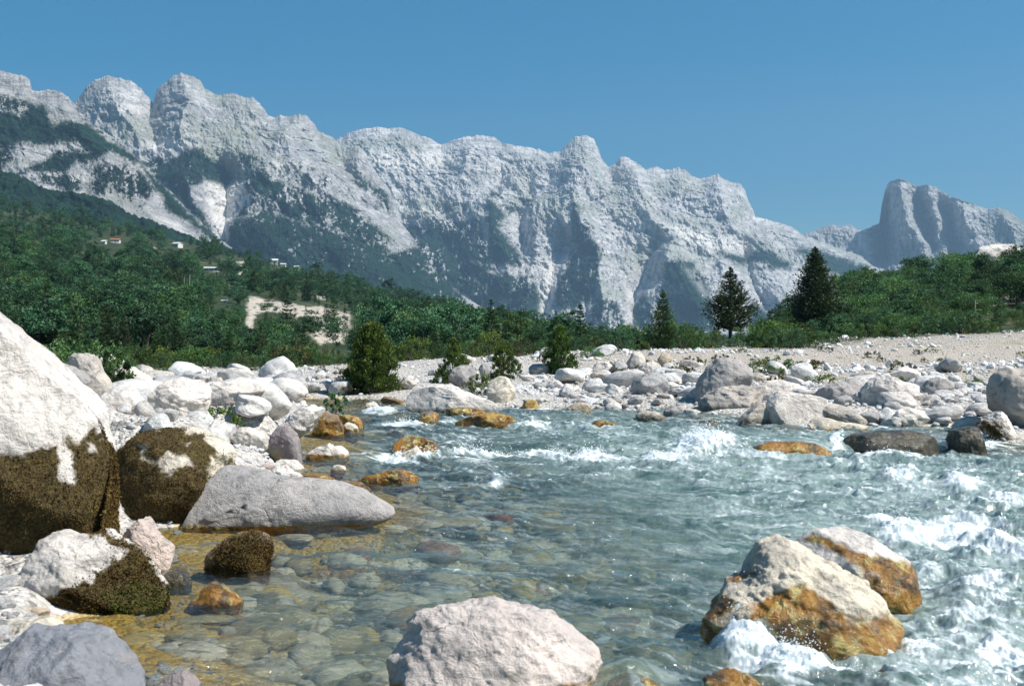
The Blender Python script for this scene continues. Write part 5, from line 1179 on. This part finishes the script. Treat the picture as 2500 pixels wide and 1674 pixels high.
re_ = np.random.default_rng(52)
EDGE = [bush_meshes(140 + i, .9, 40, 46, .085, [L_BROAD2, L_JUN, L_DRY, L_BROAD][i], None, .5) for i in range(4)]
for i in range(70):
    px = 300 + 1230 * (i + re_.random()) / 70; Y = re_.uniform(50, 63); x = (px - CX) / F * Y
    plant('bush', 'low bush in the loose row between gravel and forest on the far left bank', 'bush', EDGE[re_.choice(4, p=[.4, .25, .1, .25])], x, Y, gz1(x, Y) - .05, re_.uniform(.5, 1.15), re_.uniform(0, 6.28), 'bushes along the forest edge', re_.uniform(.9, 1.5))
for px, top, base, lab in [(262, 742, 862, 'dark young conifer standing out left among the near forest trees'), (302, 764, 870, 'darkest young conifer at the forest foot above the tilted white block'), (430, 758, 890, 'olive green young pine standing out above the forest foot'), (385, 792, 880, 'young pine with a reddish tint at the forest foot'), (1062, 800, 880, 'greyish pine behind the leaning young conifer'), (1165, 800, 872, 'grey green pine at the forest edge between two junipers'), (742, 806, 893, 'young pine at the forest edge left of the dark juniper'), (560, 800, 900, 'broad young pine at the forest foot behind the gravel')]:
    hero('pine_tree', lab, 'tree', conifer_meshes(int(px), lambda f: .27 * (1 - f) ** .75 + .012, .04, 22, 10, 40, .05, -.04, .36, L_PINE if px != 302 else L_CON, gap=.1), px, top, base, 64)
for i in range(46):
    px = 1470 + 960 * (i + re_.random()) / 46; Y = re_.uniform(48, 56) + (4 if px > 2000 else 0); px = px if abs(px - 1785) > 45 else px + 110; x = (px - CX) / F * Y
    plant('bush', 'low bush in the loose row between gravel and trees along the right bank', 'bush', EDGE[re_.choice(4, p=[.62, .16, .02, .20])], x, Y, gz1(x, Y) - .05, re_.uniform(.45, 1.25), re_.uniform(0, 6.28), 'bushes along the top of the right bank', re_.uniform(.9, 1.6))
rt = np.random.default_rng(21)
near, far = [], []
for i in range(5400):
    px = rt.uniform(-350, 1700); v = rt.beta(.9, 1.0) * 1.0
    if rt.random() > .25 + .75 * np.interp(px, [-350, 900, 1450, 1700], [1, 1, .5, .3]): continue
    a = hill_at(np.array([px]), np.array([v]), HL_CREST, HL_BASE, 66.0, HL_YC, 5)
    x, y, z, row = [float(q[0]) for q in a]
    hp = np.interp(v, [0, .15, .5, 1], [104, 80, 50, 25]) * rt.choice([.55, .75, .95, 1.25, 1.7], p=[.2, .28, .27, .17, .08]) * rt.uniform(.9, 1.1) * np.interp(px, [900, 1400, 1500, 1680], [1, .75, .5, .4])
    if not clear_of(px, row, hp): continue
    (near if False else far).append((y, px, row, x, z, hp / F * y, hp, v))
far.sort(key=lambda q: q[0])
vis = [q for q in far if -40 < q[1] < 1650]
NEAR = vis[:165]; nset = set(id(q) for q in NEAR)
FAR = [q for q in far if id(q) not in nset]
for j, (y, px, row, x, z, h, hp, v) in enumerate(NEAR):
    pine = rt.random() < .42 + .2 * (fbm(v3([px * .01], [row * .02], [0]), 2)[0])
    if pine: plant('pine_tree', 'young pine in the closed row at the foot of the left wooded hill', 'tree', P_PINE[j % 3], x, y, z - .1, h * 1.1, rt.uniform(0, 6.28), 'young pines at the foot of the left hill', rt.uniform(.85, 1.25))
    else: plant('leafy_tree', 'green broadleaf tree in the closed row at the foot of the left hill', 'tree', P_BROAD[j % 4], x, y, z - .1, h * .95, rt.uniform(0, 6.28), 'broadleaf trees at the foot of the left hill', rt.uniform(.8, 1.2))

def scatter(name, pts, scl, rot, sources, idx):
    # one object of countless small things: points that carry copies of things that stand in the scene
    me = bpy.data.meshes.new(name); n = len(pts)
    me.vertices.add(n); me.vertices.foreach_set('co', np.asarray(pts, np.float32).ravel())
    for an, ty, val in (('scl', 'FLOAT_VECTOR', scl), ('rot', 'FLOAT_VECTOR', rot)):
        at = me.attributes.new(an, ty, 'POINT'); at.data.foreach_set('vector', np.asarray(val, np.float32).ravel())
    at = me.attributes.new('idx', 'INT', 'POINT'); at.data.foreach_set('value', np.asarray(idx, np.int32))
    o = add_obj(name, me)
    g = bpy.data.node_groups.new(name, 'GeometryNodeTree')
    g.interface.new_socket('Geometry', in_out='INPUT', socket_type='NodeSocketGeometry'); g.interface.new_socket('Geometry', in_out='OUTPUT', socket_type='NodeSocketGeometry')
    gi = g.nodes.new('NodeGroupInput'); go = g.nodes.new('NodeGroupOutput')
    iop = g.nodes.new('GeometryNodeInstanceOnPoints'); jn = g.nodes.new('GeometryNodeJoinGeometry')
    for s in reversed(sources):
        oi = g.nodes.new('GeometryNodeObjectInfo'); oi.inputs[0].default_value = s; oi.inputs['As Instance'].default_value = True
        g.links.new(oi.outputs['Geometry'], jn.inputs[0])
    def na(nm, ty):
        k = g.nodes.new('GeometryNodeInputNamedAttribute'); k.data_type = ty; k.inputs[0].default_value = nm; return k.outputs[0]
    g.links.new(gi.outputs[0], iop.inputs['Points']); g.links.new(jn.outputs[0], iop.inputs['Instance'])
    iop.inputs['Pick Instance'].default_value = True
    g.links.new(na('idx', 'INT'), iop.inputs['Instance Index'])
    er = g.nodes.new('FunctionNodeEulerToRotation'); g.links.new(na('rot', 'FLOAT_VECTOR'), er.inputs[0]); g.links.new(er.outputs[0], iop.inputs['Rotation'])
    g.links.new(na('scl', 'FLOAT_VECTOR'), iop.inputs['Scale'])
    g.links.new(iop.outputs[0], go.inputs[0])
    md = o.modifiers.new('copies', 'NODES'); md.node_group = g
    return o

def crown_of(kind, mesh):
    for o in COL.objects:
        if o.data == mesh: return o
SRC = [crown_of(0, m[0]) for m in P_BROAD + P_PINE]
assert all(SRC)
fi_ = []
for q in FAR:
    cl = fbm(v3([q[1] * .012], [q[2] * .02], [3]), 2)[0]
    fi_.append(rt.integers(4, 7) if rt.random() < .30 + .5 * cl else rt.integers(0, 4))
fi_ = np.array(fi_)
fs = np.array([[q[5] * rt.uniform(.75, 1.2) * (1.1 if k < 4 else .95)] * 2 + [q[5]] for q, k in zip(FAR, fi_)])
fr = np.stack([np.zeros(len(FAR)), np.zeros(len(FAR)), rt.uniform(0, 6.28, len(FAR))], 1)
tag(scatter('forest', [(q[3], q[0], q[4] - .3) for q in FAR], fs, fr, SRC, fi_), 'closed green forest covering the left hillside up to the mountain', 'forest', kind='stuff')

# right hill: every tree is an object
cnt = 0; REST = []
for i in range(520):
    px = rt.uniform(1890, 2640); v = rt.random() ** 1.25
    a = hill_at(np.array([px]), np.array([v]), HR_CREST, HR_BASE, 57.0, HR_YC, 9)
    x, y, z, row = [float(q[0]) for q in a]
    hp = np.interp(v, [0, .3, 1], [62, 88, 80]) * rt.uniform(.7, 1.2) * np.interp(px, [1890, 1960, 2040], [.55, .8, 1])
    if px > 2390 and v < .35: hp *= .6
    if abs(px - 2418) < 45 and row < 690: hp *= .55
    if cnt >= 285: break
    if any(inside(p, np.array([px]), np.array([row - 8]))[0] for p in [R(3, [(2090, 735), (2190, 730), (2200, 770), (2100, 775)]), R(3, [(2120, 930), (2240, 895), (2260, 950), (2150, 970)])]): continue
    cnt += 1
    if v > .62 and len(REST) < 110:
        REST.append((x, y, z - .15, hp / F * y)); continue
    plant('leafy_tree', 'bushy green broadleaf tree in the thicket on the right wooded hill', 'tree', P_RB[i % 3], x, y, z - .15, hp / F * y, rt.uniform(0, 6.28), 'trees of the right wooded hill', rt.uniform(.85, 1.2))
rr = np.random.default_rng(8)
tag(scatter('thicket', [q[:3] for q in REST], [[q[3]] * 3 for q in REST], [[0, 0, rr.uniform(0, 6.28)] for q in REST], [crown_of(0, m[0]) for m in P_RB], rr.integers(0, 3, len(REST))), 'dense green thicket closing the top of the right wooded hill', 'thicket', kind='stuff')
# hazy small trees in the gap below the mountain
for k, (px, top, base, Y, lab) in enumerate([(1692, 790, 836, 150, 'small dark cone shaped tree alone in the hazy gap left of the bare trunked pine'), (1749, 778, 832, 130, 'dark conifer behind the left side of the bare trunked pine'), (1808, 784, 834, 140, 'hazy tree right behind the trunk of the bare trunked pine'), (1836, 788, 834, 150, 'hazy dark tree midway between the bare trunked pine and the largest conifer'), (1866, 772, 836, 130, 'dark rounded tree left of the foot of the largest conifer'), (1900, 742, 838, 90, 'green broadleaf tree against the left side of the largest conifer'), (1930, 722, 838, 85, 'tall broadleaf tree half hidden by the left side of the largest conifer')]):
    x, y, z = at_px(px, base, Y)
    ms = P_PINE[k % 3] if k < 4 else P_RB[k % 3]
    plant('conifer_tree' if k < 4 else 'leafy_tree', lab, 'tree', ms, x, y, z, (base - top) / F * Y, k, None, 1.4 if k < 4 else .95)
# ------------------------------------------------------------ cobbles and gravel
def cobble_mesh(seed, sub=3, flat=.62, ang=4):
    r = np.random.default_rng(seed)
    S, FC = ico(sub)
    V = S * np.array([1, r.uniform(.62, .95), r.uniform(.45, .8)]) * .5
    V = shape_rock(V.astype(np.float32), .9, .7, ang, r, seed)
    return mesh_np('stone', V, FC, MAT_ROCK, True, {'algae': np.zeros(len(V)), 'wet': np.zeros(len(V)), 'moss': np.zeros(len(V))})
COB = [cobble_mesh(300 + i, 3, ang=[2, 3, 6, 8, 4, 7][i % 6]) for i in range(8)]
rs = np.random.default_rng(77)
SHADE = [(.70, .68, .655), (.64, .62, .585), (.72, .71, .685), (.44, .43, .42), (.55, .50, .44), (.62, .58, .54), (.30, .31, .33), (.50, .42, .37)]
foot = [(cx, Y, max(s * .5, .15)) for (_, cx, Y, s, T, zt) in ROCKS]
def taken(x, y, m):
    return any(abs(x - a) < c + m and abs(y - b) < c * .8 + m for a, b, c in foot)
zones = [   # name, label, group, polygon in the photograph, number, size range in metres
    ('cobble', 'white rounded cobble among many on the right bank below the dry slope', 'white cobbles of the right bank', R(6, [(1080, 470), (1500, 420), (1900, 400), (2120, 430), (2120, 660), (2040, 740), (1860, 780), (1400, 770), (1250, 640)]), 100, (.16, .46)),
    ('cobble', 'white or grey cobble among many strewn along the left bank', 'cobbles of the left bank', R(9, [(-400, 300), (100, 300), (500, 380), (700, 420), (560, 560), (180, 760), (-200, 640), (-600, 700), (-800, 500)]) + R(11, [(800, 900), (1300, 700)]), 50, (.10, .34)),
    ('cobble', 'stone among many at the far waterline in the centre of the picture', 'stones along the far waterline', R(5, [(1100, 830), (1500, 830), (2342, 820), (2400, 905), (2000, 915), (1500, 900), (1130, 890)]), 45, (.12, .42)),
    ('cobble', 'pale stone among many on the far bank behind the stream', 'stones of the far bank', R(5, [(500, 700), (900, 640), (1250, 590), (1700, 620), (2342, 620), (2342, 800), (1300, 800), (1180, 720), (760, 740)]), 45, (.14, .5)),
    ('cobble', 'pale stone among many on the gravel in the lower left corner', 'stones of the lower left corner', R(7, [(-150, 830), (80, 850), (110, 1000), (250, 1060), (340, 1100), (100, 1110), (-150, 1300)]), 35, (.06, .2)),
    ('cobble', 'white stone among many on the open left bank behind the boulders', 'stones of the upper left bank', R(9, [(-200, 120), (700, 60), (1300, 60), (1380, 200), (1200, 300), (900, 240), (700, 260)]), 25, (.12, .4)),
]
COBBLES = []
for name, lab, grp, poly, num, (s0, s1) in zones:
    p = np.array(poly); k = 0; tries = 0
    while k < num and tries < num * 30:
        tries += 1
        px = rs.uniform(p[:, 0].min(), p[:, 0].max()); row = rs.uniform(p[:, 1].min(), p[:, 1].max())
        if not inside(poly, np.array([px]), np.array([row]))[0]: continue
        Y = float(np.clip(row2Y(np.array([row]), h=.15)[0], 4, 58))
        for _ in range(6):
            x = (px - CX) / F * Y; g = gz1(x, Y); Y = float(np.clip(.5 * Y + .5 * (CZ - g) * F / max(row - CY, 6), 4, 58))
        x = (px - CX) / F * Y
        s = s0 + (s1 - s0) * rs.random() ** 2.2
        if taken(x, Y, s * .2): continue
        o = tag(add_obj(name, COB[rs.integers(0, 8)], loc=(x, Y, gz1(x, Y) + s * .16)), lab, 'cobble', grp)
        o.scale = (s * rs.uniform(.85, 1.3), s, s * rs.uniform(.7, 1.1)); o.rotation_euler = (rs.normal() * .3, rs.normal() * .3, rs.uniform(0, 6.28))
        sh = SHADE[rs.choice(8, p=[.24, .18, .2, .12, .08, .1, .04, .04])]; o.color = (*sh, 1)
        COBBLES.append(o); foot.append((x, Y, s * .32)); k += 1
BIG = [cobble_mesh(330 + i, 4, ang=[4, 6, 8, 3, 7][i]) for i in range(5)]
for lab, grp, poly, num, (s0, s1) in [
    ('white boulder among the jumble between the left bank boulders and the water', 'jumbled boulders of the left bank', R(9, [(-1500, 200), (-300, 60), (700, 60), (1300, 90), (1380, 200), (1250, 290), (860, 290), (650, 420), (500, 560), (180, 760), (-700, 700)]), 62, (.45, 1.25)),
    ('boulder among the jumble between the right waterline and the dry slope', 'jumbled boulders of the right bank', R(6, [(-100, 480), (800, 420), (1500, 400), (2130, 420), (2120, 690), (1860, 770), (1400, 760), (1150, 600), (700, 560), (0, 620)]), 44, (.4, .95)),
    ('pale boulder among those strewn over the far bank behind the stream', 'strewn boulders of the far bank', R(5, [(450, 720), (700, 660), (1250, 600), (1700, 620), (2342, 660), (2342, 830), (1200, 830), (1180, 720), (760, 730)]), 34, (.45, 1.0))]:
    p = np.array(poly); k = 0; tries = 0
    while k < num and tries < num * 40:
        tries += 1
        px = rs.uniform(p[:, 0].min(), p[:, 0].max()); row = rs.uniform(p[:, 1].min(), p[:, 1].max())
        if not inside(poly, np.array([px]), np.array([row]))[0]: continue
        Y = 20.0
        for _ in range(14):
            x = (px - CX) / F * Y; g = gz1(x, Y); Y = float(np.clip(.5 * Y + .5 * (CZ - g) * F / max(row - CY, 6), 9, 58))
        x = (px - CX) / F * Y; s = s0 + (s1 - s0) * rs.random() ** 1.8
        if taken(x, Y, s * .12) or float(water_sd(np.array([[x]]), np.array([[Y]]))[0, 0]) > -.1: continue
        o = tag(add_obj('boulder', BIG[rs.integers(0, 5)], loc=(x, Y, gz1(x, Y) + s * .17)), lab, 'boulder', grp)
        o.scale = (s * rs.uniform(.9, 1.4), s, s * rs.uniform(.65, 1.0)); o.rotation_euler = (rs.normal() * .2, rs.normal() * .2, rs.uniform(0, 6.28))
        sh = SHADE[rs.choice(8, p=[.28, .2, .24, .1, .06, .1, .01, .01])]; o.color = (*sh, 1)
        foot.append((x, Y, s * .4)); k += 1
o = tag(add_obj('river_stone', BIG[1], loc=((1610 - CX) / F * 6.75, 6.75, -.30)), 'pale green rock under clear water between the speckled boulder and the foam', 'stone')
o.scale = (1.5, 1.0, .62); o.rotation_euler = (0, .1, -.5); o.color = (.56, .58, .40, 1)
def pick_source(i):
    for o in COBBLES:
        if o.data == COB[i]: return o
CS = [pick_source(i) for i in range(8)]; CS = [c for c in CS if c]

def gravel():
    pts, scl, rot = [], [], []
    n = 80000
    px = rs.uniform(-350, 2850, n); Y = 5.0 * (56 / 5.0) ** (rs.random(n) ** .8)
    x = (px - CX) / F * Y
    sd = water_sd(x[None], Y[None])[0]
    z = np.concatenate([ground_z(x[i:i + 6000][None], Y[i:i + 6000][None])[0] for i in range(0, n, 6000)])
    dens = np.where(sd > 0, .35 * sstep(3.5, .3, sd), 1.0) * sstep(62, 45, Y)
    dens *= np.where((Y > 30) & (px > 1300), .85, 1)
    pat = fbm(v3(x * .5, Y * .5, 4), 3, .6, seed=41)
    dens = dens * np.clip(.55 + 1.6 * pat, np.where((Y > 28) & (px > 1300), .7, .12), 1)
    keep = rs.random(n) < dens
    s = (.02 + .055 * rs.random(n) ** 2.2 + .12 * (rs.random(n) < .05) * rs.random(n)) * np.clip(Y / 13, .75, 1.55)
    s = s * np.clip(.8 + 1.3 * pat, .5, 1.6) * np.where((Y > 28) & (px > 1300), 1.45, 1)
    x, Y, z, s = x[keep], Y[keep], z[keep], s[keep]; m = len(x)
    sc_ = np.stack([s * rs.uniform(.85, 1.5, m), s, s * rs.uniform(.5, 1, m)], 1)
    ro = np.stack([rs.normal(size=m) * .35, rs.normal(size=m) * .35, rs.uniform(0, 6.28, m)], 1)
    tag(scatter('gravel', np.stack([x, Y, z + s * .12], 1), sc_, ro, CS, rs.integers(0, len(CS), m)), 'small pale stones covering both banks of the stream', 'gravel', kind='stuff')
gravel()
def bed_stones():
    # stones lying on the bed of the stream, seen through the water
    n = 1700; S, FC = ico(3); V, FA, T, o = [], [], [], 0
    px = rs.uniform(150, 2300, n); row = rs.uniform(1130, 1680, n) ; Y = row2Y(row, h=-.3); x = (px - CX) / F * Y
    sd = water_sd(x[None], Y[None])[0]; g = ground_z(x[None], Y[None])[0]
    for i in range(n):
        if sd[i] < .25: continue
        w = float(zw(Y[i], x[i])); s = (.04 + .40 * rs.random() ** 3) * rs.uniform(.8, 1.2); hz = min(s * .34, max(w - .07 - g[i], .03))
        a = rs.uniform(0, 6.28); p = S * np.array([s * rs.uniform(.5, .9), s * rs.uniform(.35, .6), hz])
        p = p * (1 + .38 * fbm(S * 1.9 + i, 3, seed=2))[:, None]
        V.append(np.stack([x[i] + p[:, 0] * math.cos(a) - p[:, 1] * math.sin(a), Y[i] + p[:, 0] * math.sin(a) + p[:, 1] * math.cos(a), g[i] + p[:, 2]], 1)); FA.append(FC + o); o += len(S); T.append(np.full(len(S), rs.random()))
    k = N('bed_stone'); t = k.attr('tint'); P = k.coord()
    c = k.mix(k.ramp(t, .0, .35), (.10, .10, .075), (.34, .30, .18)); c = k.mix(k.ramp(t, .35, .6), c, (.55, .52, .42)); c = k.mix(k.ramp(t, .62, .7), c, (.36, .35, .28)); c = k.mix(k.ramp(t, .75, .85), c, (.48, .36, .12)); c = k.mix(k.ramp(t, .93, .96), c, (.30, .15, .10))
    c = k.mix(k.math('MULTIPLY', k.ramp(k.noise(P, 9, 6, .7), .5, .36), .6), c, (.06, .06, .045))
    k.done(c, .7)
    tag(add_obj('bed_stones', mesh_np('bed_stones', np.concatenate(V), np.concatenate(FA), k.m, True, {'tint': np.concatenate(T)})), 'stones of many colours on the bed of the stream', 'stones', kind='stuff')
bed_stones()

DRY = [bush_meshes(160 + i, 1.1, 22, 26, .16, [L_DRY, L_YEL, L_BROAD2][i], None, .8) for i in range(3)]
for i in range(58):
    px = rs.uniform(1500, 2520) if i < 40 else rs.uniform(300, 1450); Y = rs.uniform(29, 46); x = (px - CX) / F * Y
    if float(water_sd(np.array([[x]]), np.array([[Y]]))[0, 0]) > -.3: continue
    plant('grass_tuft', 'small dry green tuft of plants growing on the open gravel', 'plant', DRY[rs.choice(3, p=[.5, .3, .2])], x, Y, gz1(x, Y) - .02, rs.uniform(.12, .36), rs.uniform(0, 6.28), 'tufts on the open gravel', rs.uniform(.9, 1.8))
# ------------------------------------------------------------ water and spray
for (o, cx, Y, s, T, zt) in ROCKS:
    w = float(zw(Y, cx))
    if zt < w + .12 and float(water_sd(np.array([[cx]]), np.array([[Y]]))[0, 0]) > .2: SUBMERGED.append((cx, Y, s * .8, T + .2, .08))
SUBMERGED += [((1560 - CX) / F * 6.4, 6.4, .5, .5, .10), ((1480 - CX) / F * 6.0, 6.0, .5, .4, .08)]
WU, WR, wx_, wy_, wz_, wfoam, wfo = water()
def spray():
    f = wfo; pr = np.clip(f - .62, 0, None) ** 1.4 * (wy_ < 26) * (np.abs(wx_) < wy_ * .5); pr = pr * (wy_ / 8) ** 1.6; pr /= pr.sum()
    n = 3500; i = rs.choice(len(f), n, p=pr)
    hgt = rs.exponential(.04, n) * np.clip(f[i], .4, 1.3)
    P = np.stack([wx_[i] + rs.normal(size=n) * .03, wy_[i] + rs.normal(size=n) * .05, wz_[i] + hgt], 1)
    S, FC = ico(1); s = rs.uniform(.002, .0055, n) * np.clip(wy_[i] / 9, .7, 1.7)
    V = P[:, None, :] + S[None] * s[:, None, None] * np.array([1.2, 1, 1])
    FA = FC[None] + (np.arange(n) * len(S))[:, None, None]
    k = N('spray_drops'); k.done((.85, .88, .9), .25, spec=.5)
    tag(add_obj('spray', mesh_np('spray', V.reshape(-1, 3), FA.reshape(-1, 3), k.m)), 'white drops of spray thrown up by the rapids', 'spray', kind='stuff')
spray()

# ------------------------------------------------------------ village houses and poles on the hillside
def flat_mat(name, c, ro=.8):
    n = N(name); f = n.noise(n.coord(), 3, 5, .6)
    return n.done(n.mix(n.ramp(f, .3, .7), tuple(v * .85 for v in c), c), ro)
M_WALL = flat_mat('white_plaster', (.70, .68, .63)); M_RED = flat_mat('red_tiles', (.42, .15, .09)); M_GREY = flat_mat('light_sheet_roof', (.66, .65, .63)); M_WIN = flat_mat('window_glass', (.05, .06, .07), .2); M_DOOR = flat_mat('brown_door', (.16, .09, .05)); M_POLE = flat_mat('pale_wood', (.55, .52, .47)); M_STONE = flat_mat('stone_wall', (.50, .46, .40))
def bx(bm, x0, x1, y0, y1, z0, z1):
    r = bmesh.ops.create_cube(bm, size=1)
    for v in r['verts']: v.co = ((x0 + x1) / 2 + v.co.x * (x1 - x0), (y0 + y1) / 2 + v.co.y * (y1 - y0), (z0 + z1) / 2 + v.co.z * (z1 - z0))
def part(name, mat, parent, fn):
    bm = bmesh.new(); fn(bm); bmesh.ops.recalc_face_normals(bm, faces=bm.faces); me = bpy.data.meshes.new(name); bm.to_mesh(me); bm.free(); me.materials.append(mat)
    return add_obj(name, me, parent)
def gable(bm, w, d, z, h, ov=.35, th=.18):
    for s in (-1, 1):
        a = [(-w / 2 - ov, s * (d / 2 + ov), z - .1), (w / 2 + ov, s * (d / 2 + ov), z - .1), (w / 2 + ov, 0, z + h), (-w / 2 - ov, 0, z + h)]
        vs = [bm.verts.new(p) for p in a] + [bm.verts.new((p[0], p[1], p[2] + th)) for p in a]
        for f in ((0, 1, 2, 3), (7, 6, 5, 4), (0, 4, 5, 1), (1, 5, 6, 2), (2, 6, 7, 3), (3, 7, 4, 0)): bm.faces.new([vs[i] for i in f])
def house(label, px, row, wpx, hpx, roof, nwin, yaw=0.0, depth=6.0, rise=None):
    v = float(np.interp(row, [0, 1], [0, 1]))
    cr = np.interp(px, HL_CREST[:, 0], HL_CREST[:, 1]); br = np.interp(px, *HL_BASE)
    v = np.clip((br - row) / (br - cr), 0.02, 1) ** (1 / .95)
    x, y, z, rw = [float(q[0]) for q in hill_at(np.array([px]), np.array([v]), HL_CREST, HL_BASE, 66.0, HL_YC, 5)]
    w = wpx * .85 / F * y; h = hpx * .85 / F * y; depth = min(depth, w)
    rise = h * .45 if rise is None else rise
    e = tag(empty('house', (x, y, z)), label, 'house'); e.rotation_euler.z = yaw
    def walls(bm):
        bx(bm, -w / 2, w / 2, -depth / 2, depth / 2, -2.5, h)
        for s in (-1, 1):
            vs = [bm.verts.new(p) for p in ((s * w / 2, -depth / 2, h), (s * w / 2, depth / 2, h), (s * w / 2, 0, h + rise))]; bm.faces.new(vs)
    part('wall', M_WALL, e, walls)
    part('roof', roof, e, lambda bm: gable(bm, w, depth, h, rise))
    for i in range(nwin):
        xx = -w / 2 + w * (i + .5) / nwin
        f = part('window', M_WIN, e, lambda bm: bx(bm, xx - w * .07, xx + w * .07, -depth / 2 - .05, -depth / 2 + .1, h * .38, h * .75))
    part('door', M_DOOR, e, lambda bm: bx(bm, w * .06, w * .06 + w * .09, -depth / 2 - .06, -depth / 2 + .1, 0, h * .5))
    return e
house('house with a reddish tiled roof on the wooded left hillside', *HOUSES[0][0], 24, 8, M_RED, 3, .15)
house('small white house just left of the red roofed house', *HOUSES[1][0], 11, 7, M_GREY, 2, -.1)
house('white house with a pale roof right of the red roofed house', *HOUSES[2][0], 23, 10, M_GREY, 3, -.35)
house('long low white house in the middle of the left forest', *HOUSES[3][0], 38, 8, M_GREY, 5, .05, 8, .6)
house('white house with a high roof on the crest of the left forest, left of three', *HOUSES[4][0], 20, 10, M_GREY, 3, .3)
house('small white house on the crest of the left forest, rightmost of three', *HOUSES[5][0], 13, 8, M_GREY, 2, -.2)
house('low white house on the crest of the left forest, middle of three', *HOUSES[6][0], 14, 6, M_GREY, 2, .1)
house('tiny white hut above the bare scree of the left hillside', *HOUSES[7][0], 9, 4, M_GREY, 1, 0)
def pole(label, px, top, base, Y, arm=True):
    x, y, z = at_px(px, base, Y); h = (base - top) / F * Y
    e = tag(empty('utility_pole', (x, y, z)), label, 'pole')
    V, FC = tube([(0, 0, -.5), (0, 0, h * .5), (0, 0, h)], [h * .022, h * .02, h * .016], 8)
    add_obj('post', mesh_np('post', V, FC, M_POLE), e)
    if arm: part('crossarm', M_POLE, e, lambda bm: bx(bm, -h * .02, h * .16, -h * .02, h * .02, h * .8, h * .83))
pole('slim pale utility pole among the bushes of the right wooded hill', 2381, 732, 775, 62)
pole('pale utility pole in a clearing of the left forest below the long white house', 463, 670, 692, 230)
pole('shorter pale post left of the pole in the clearing of the left forest', 450, 677, 692, 230, False)
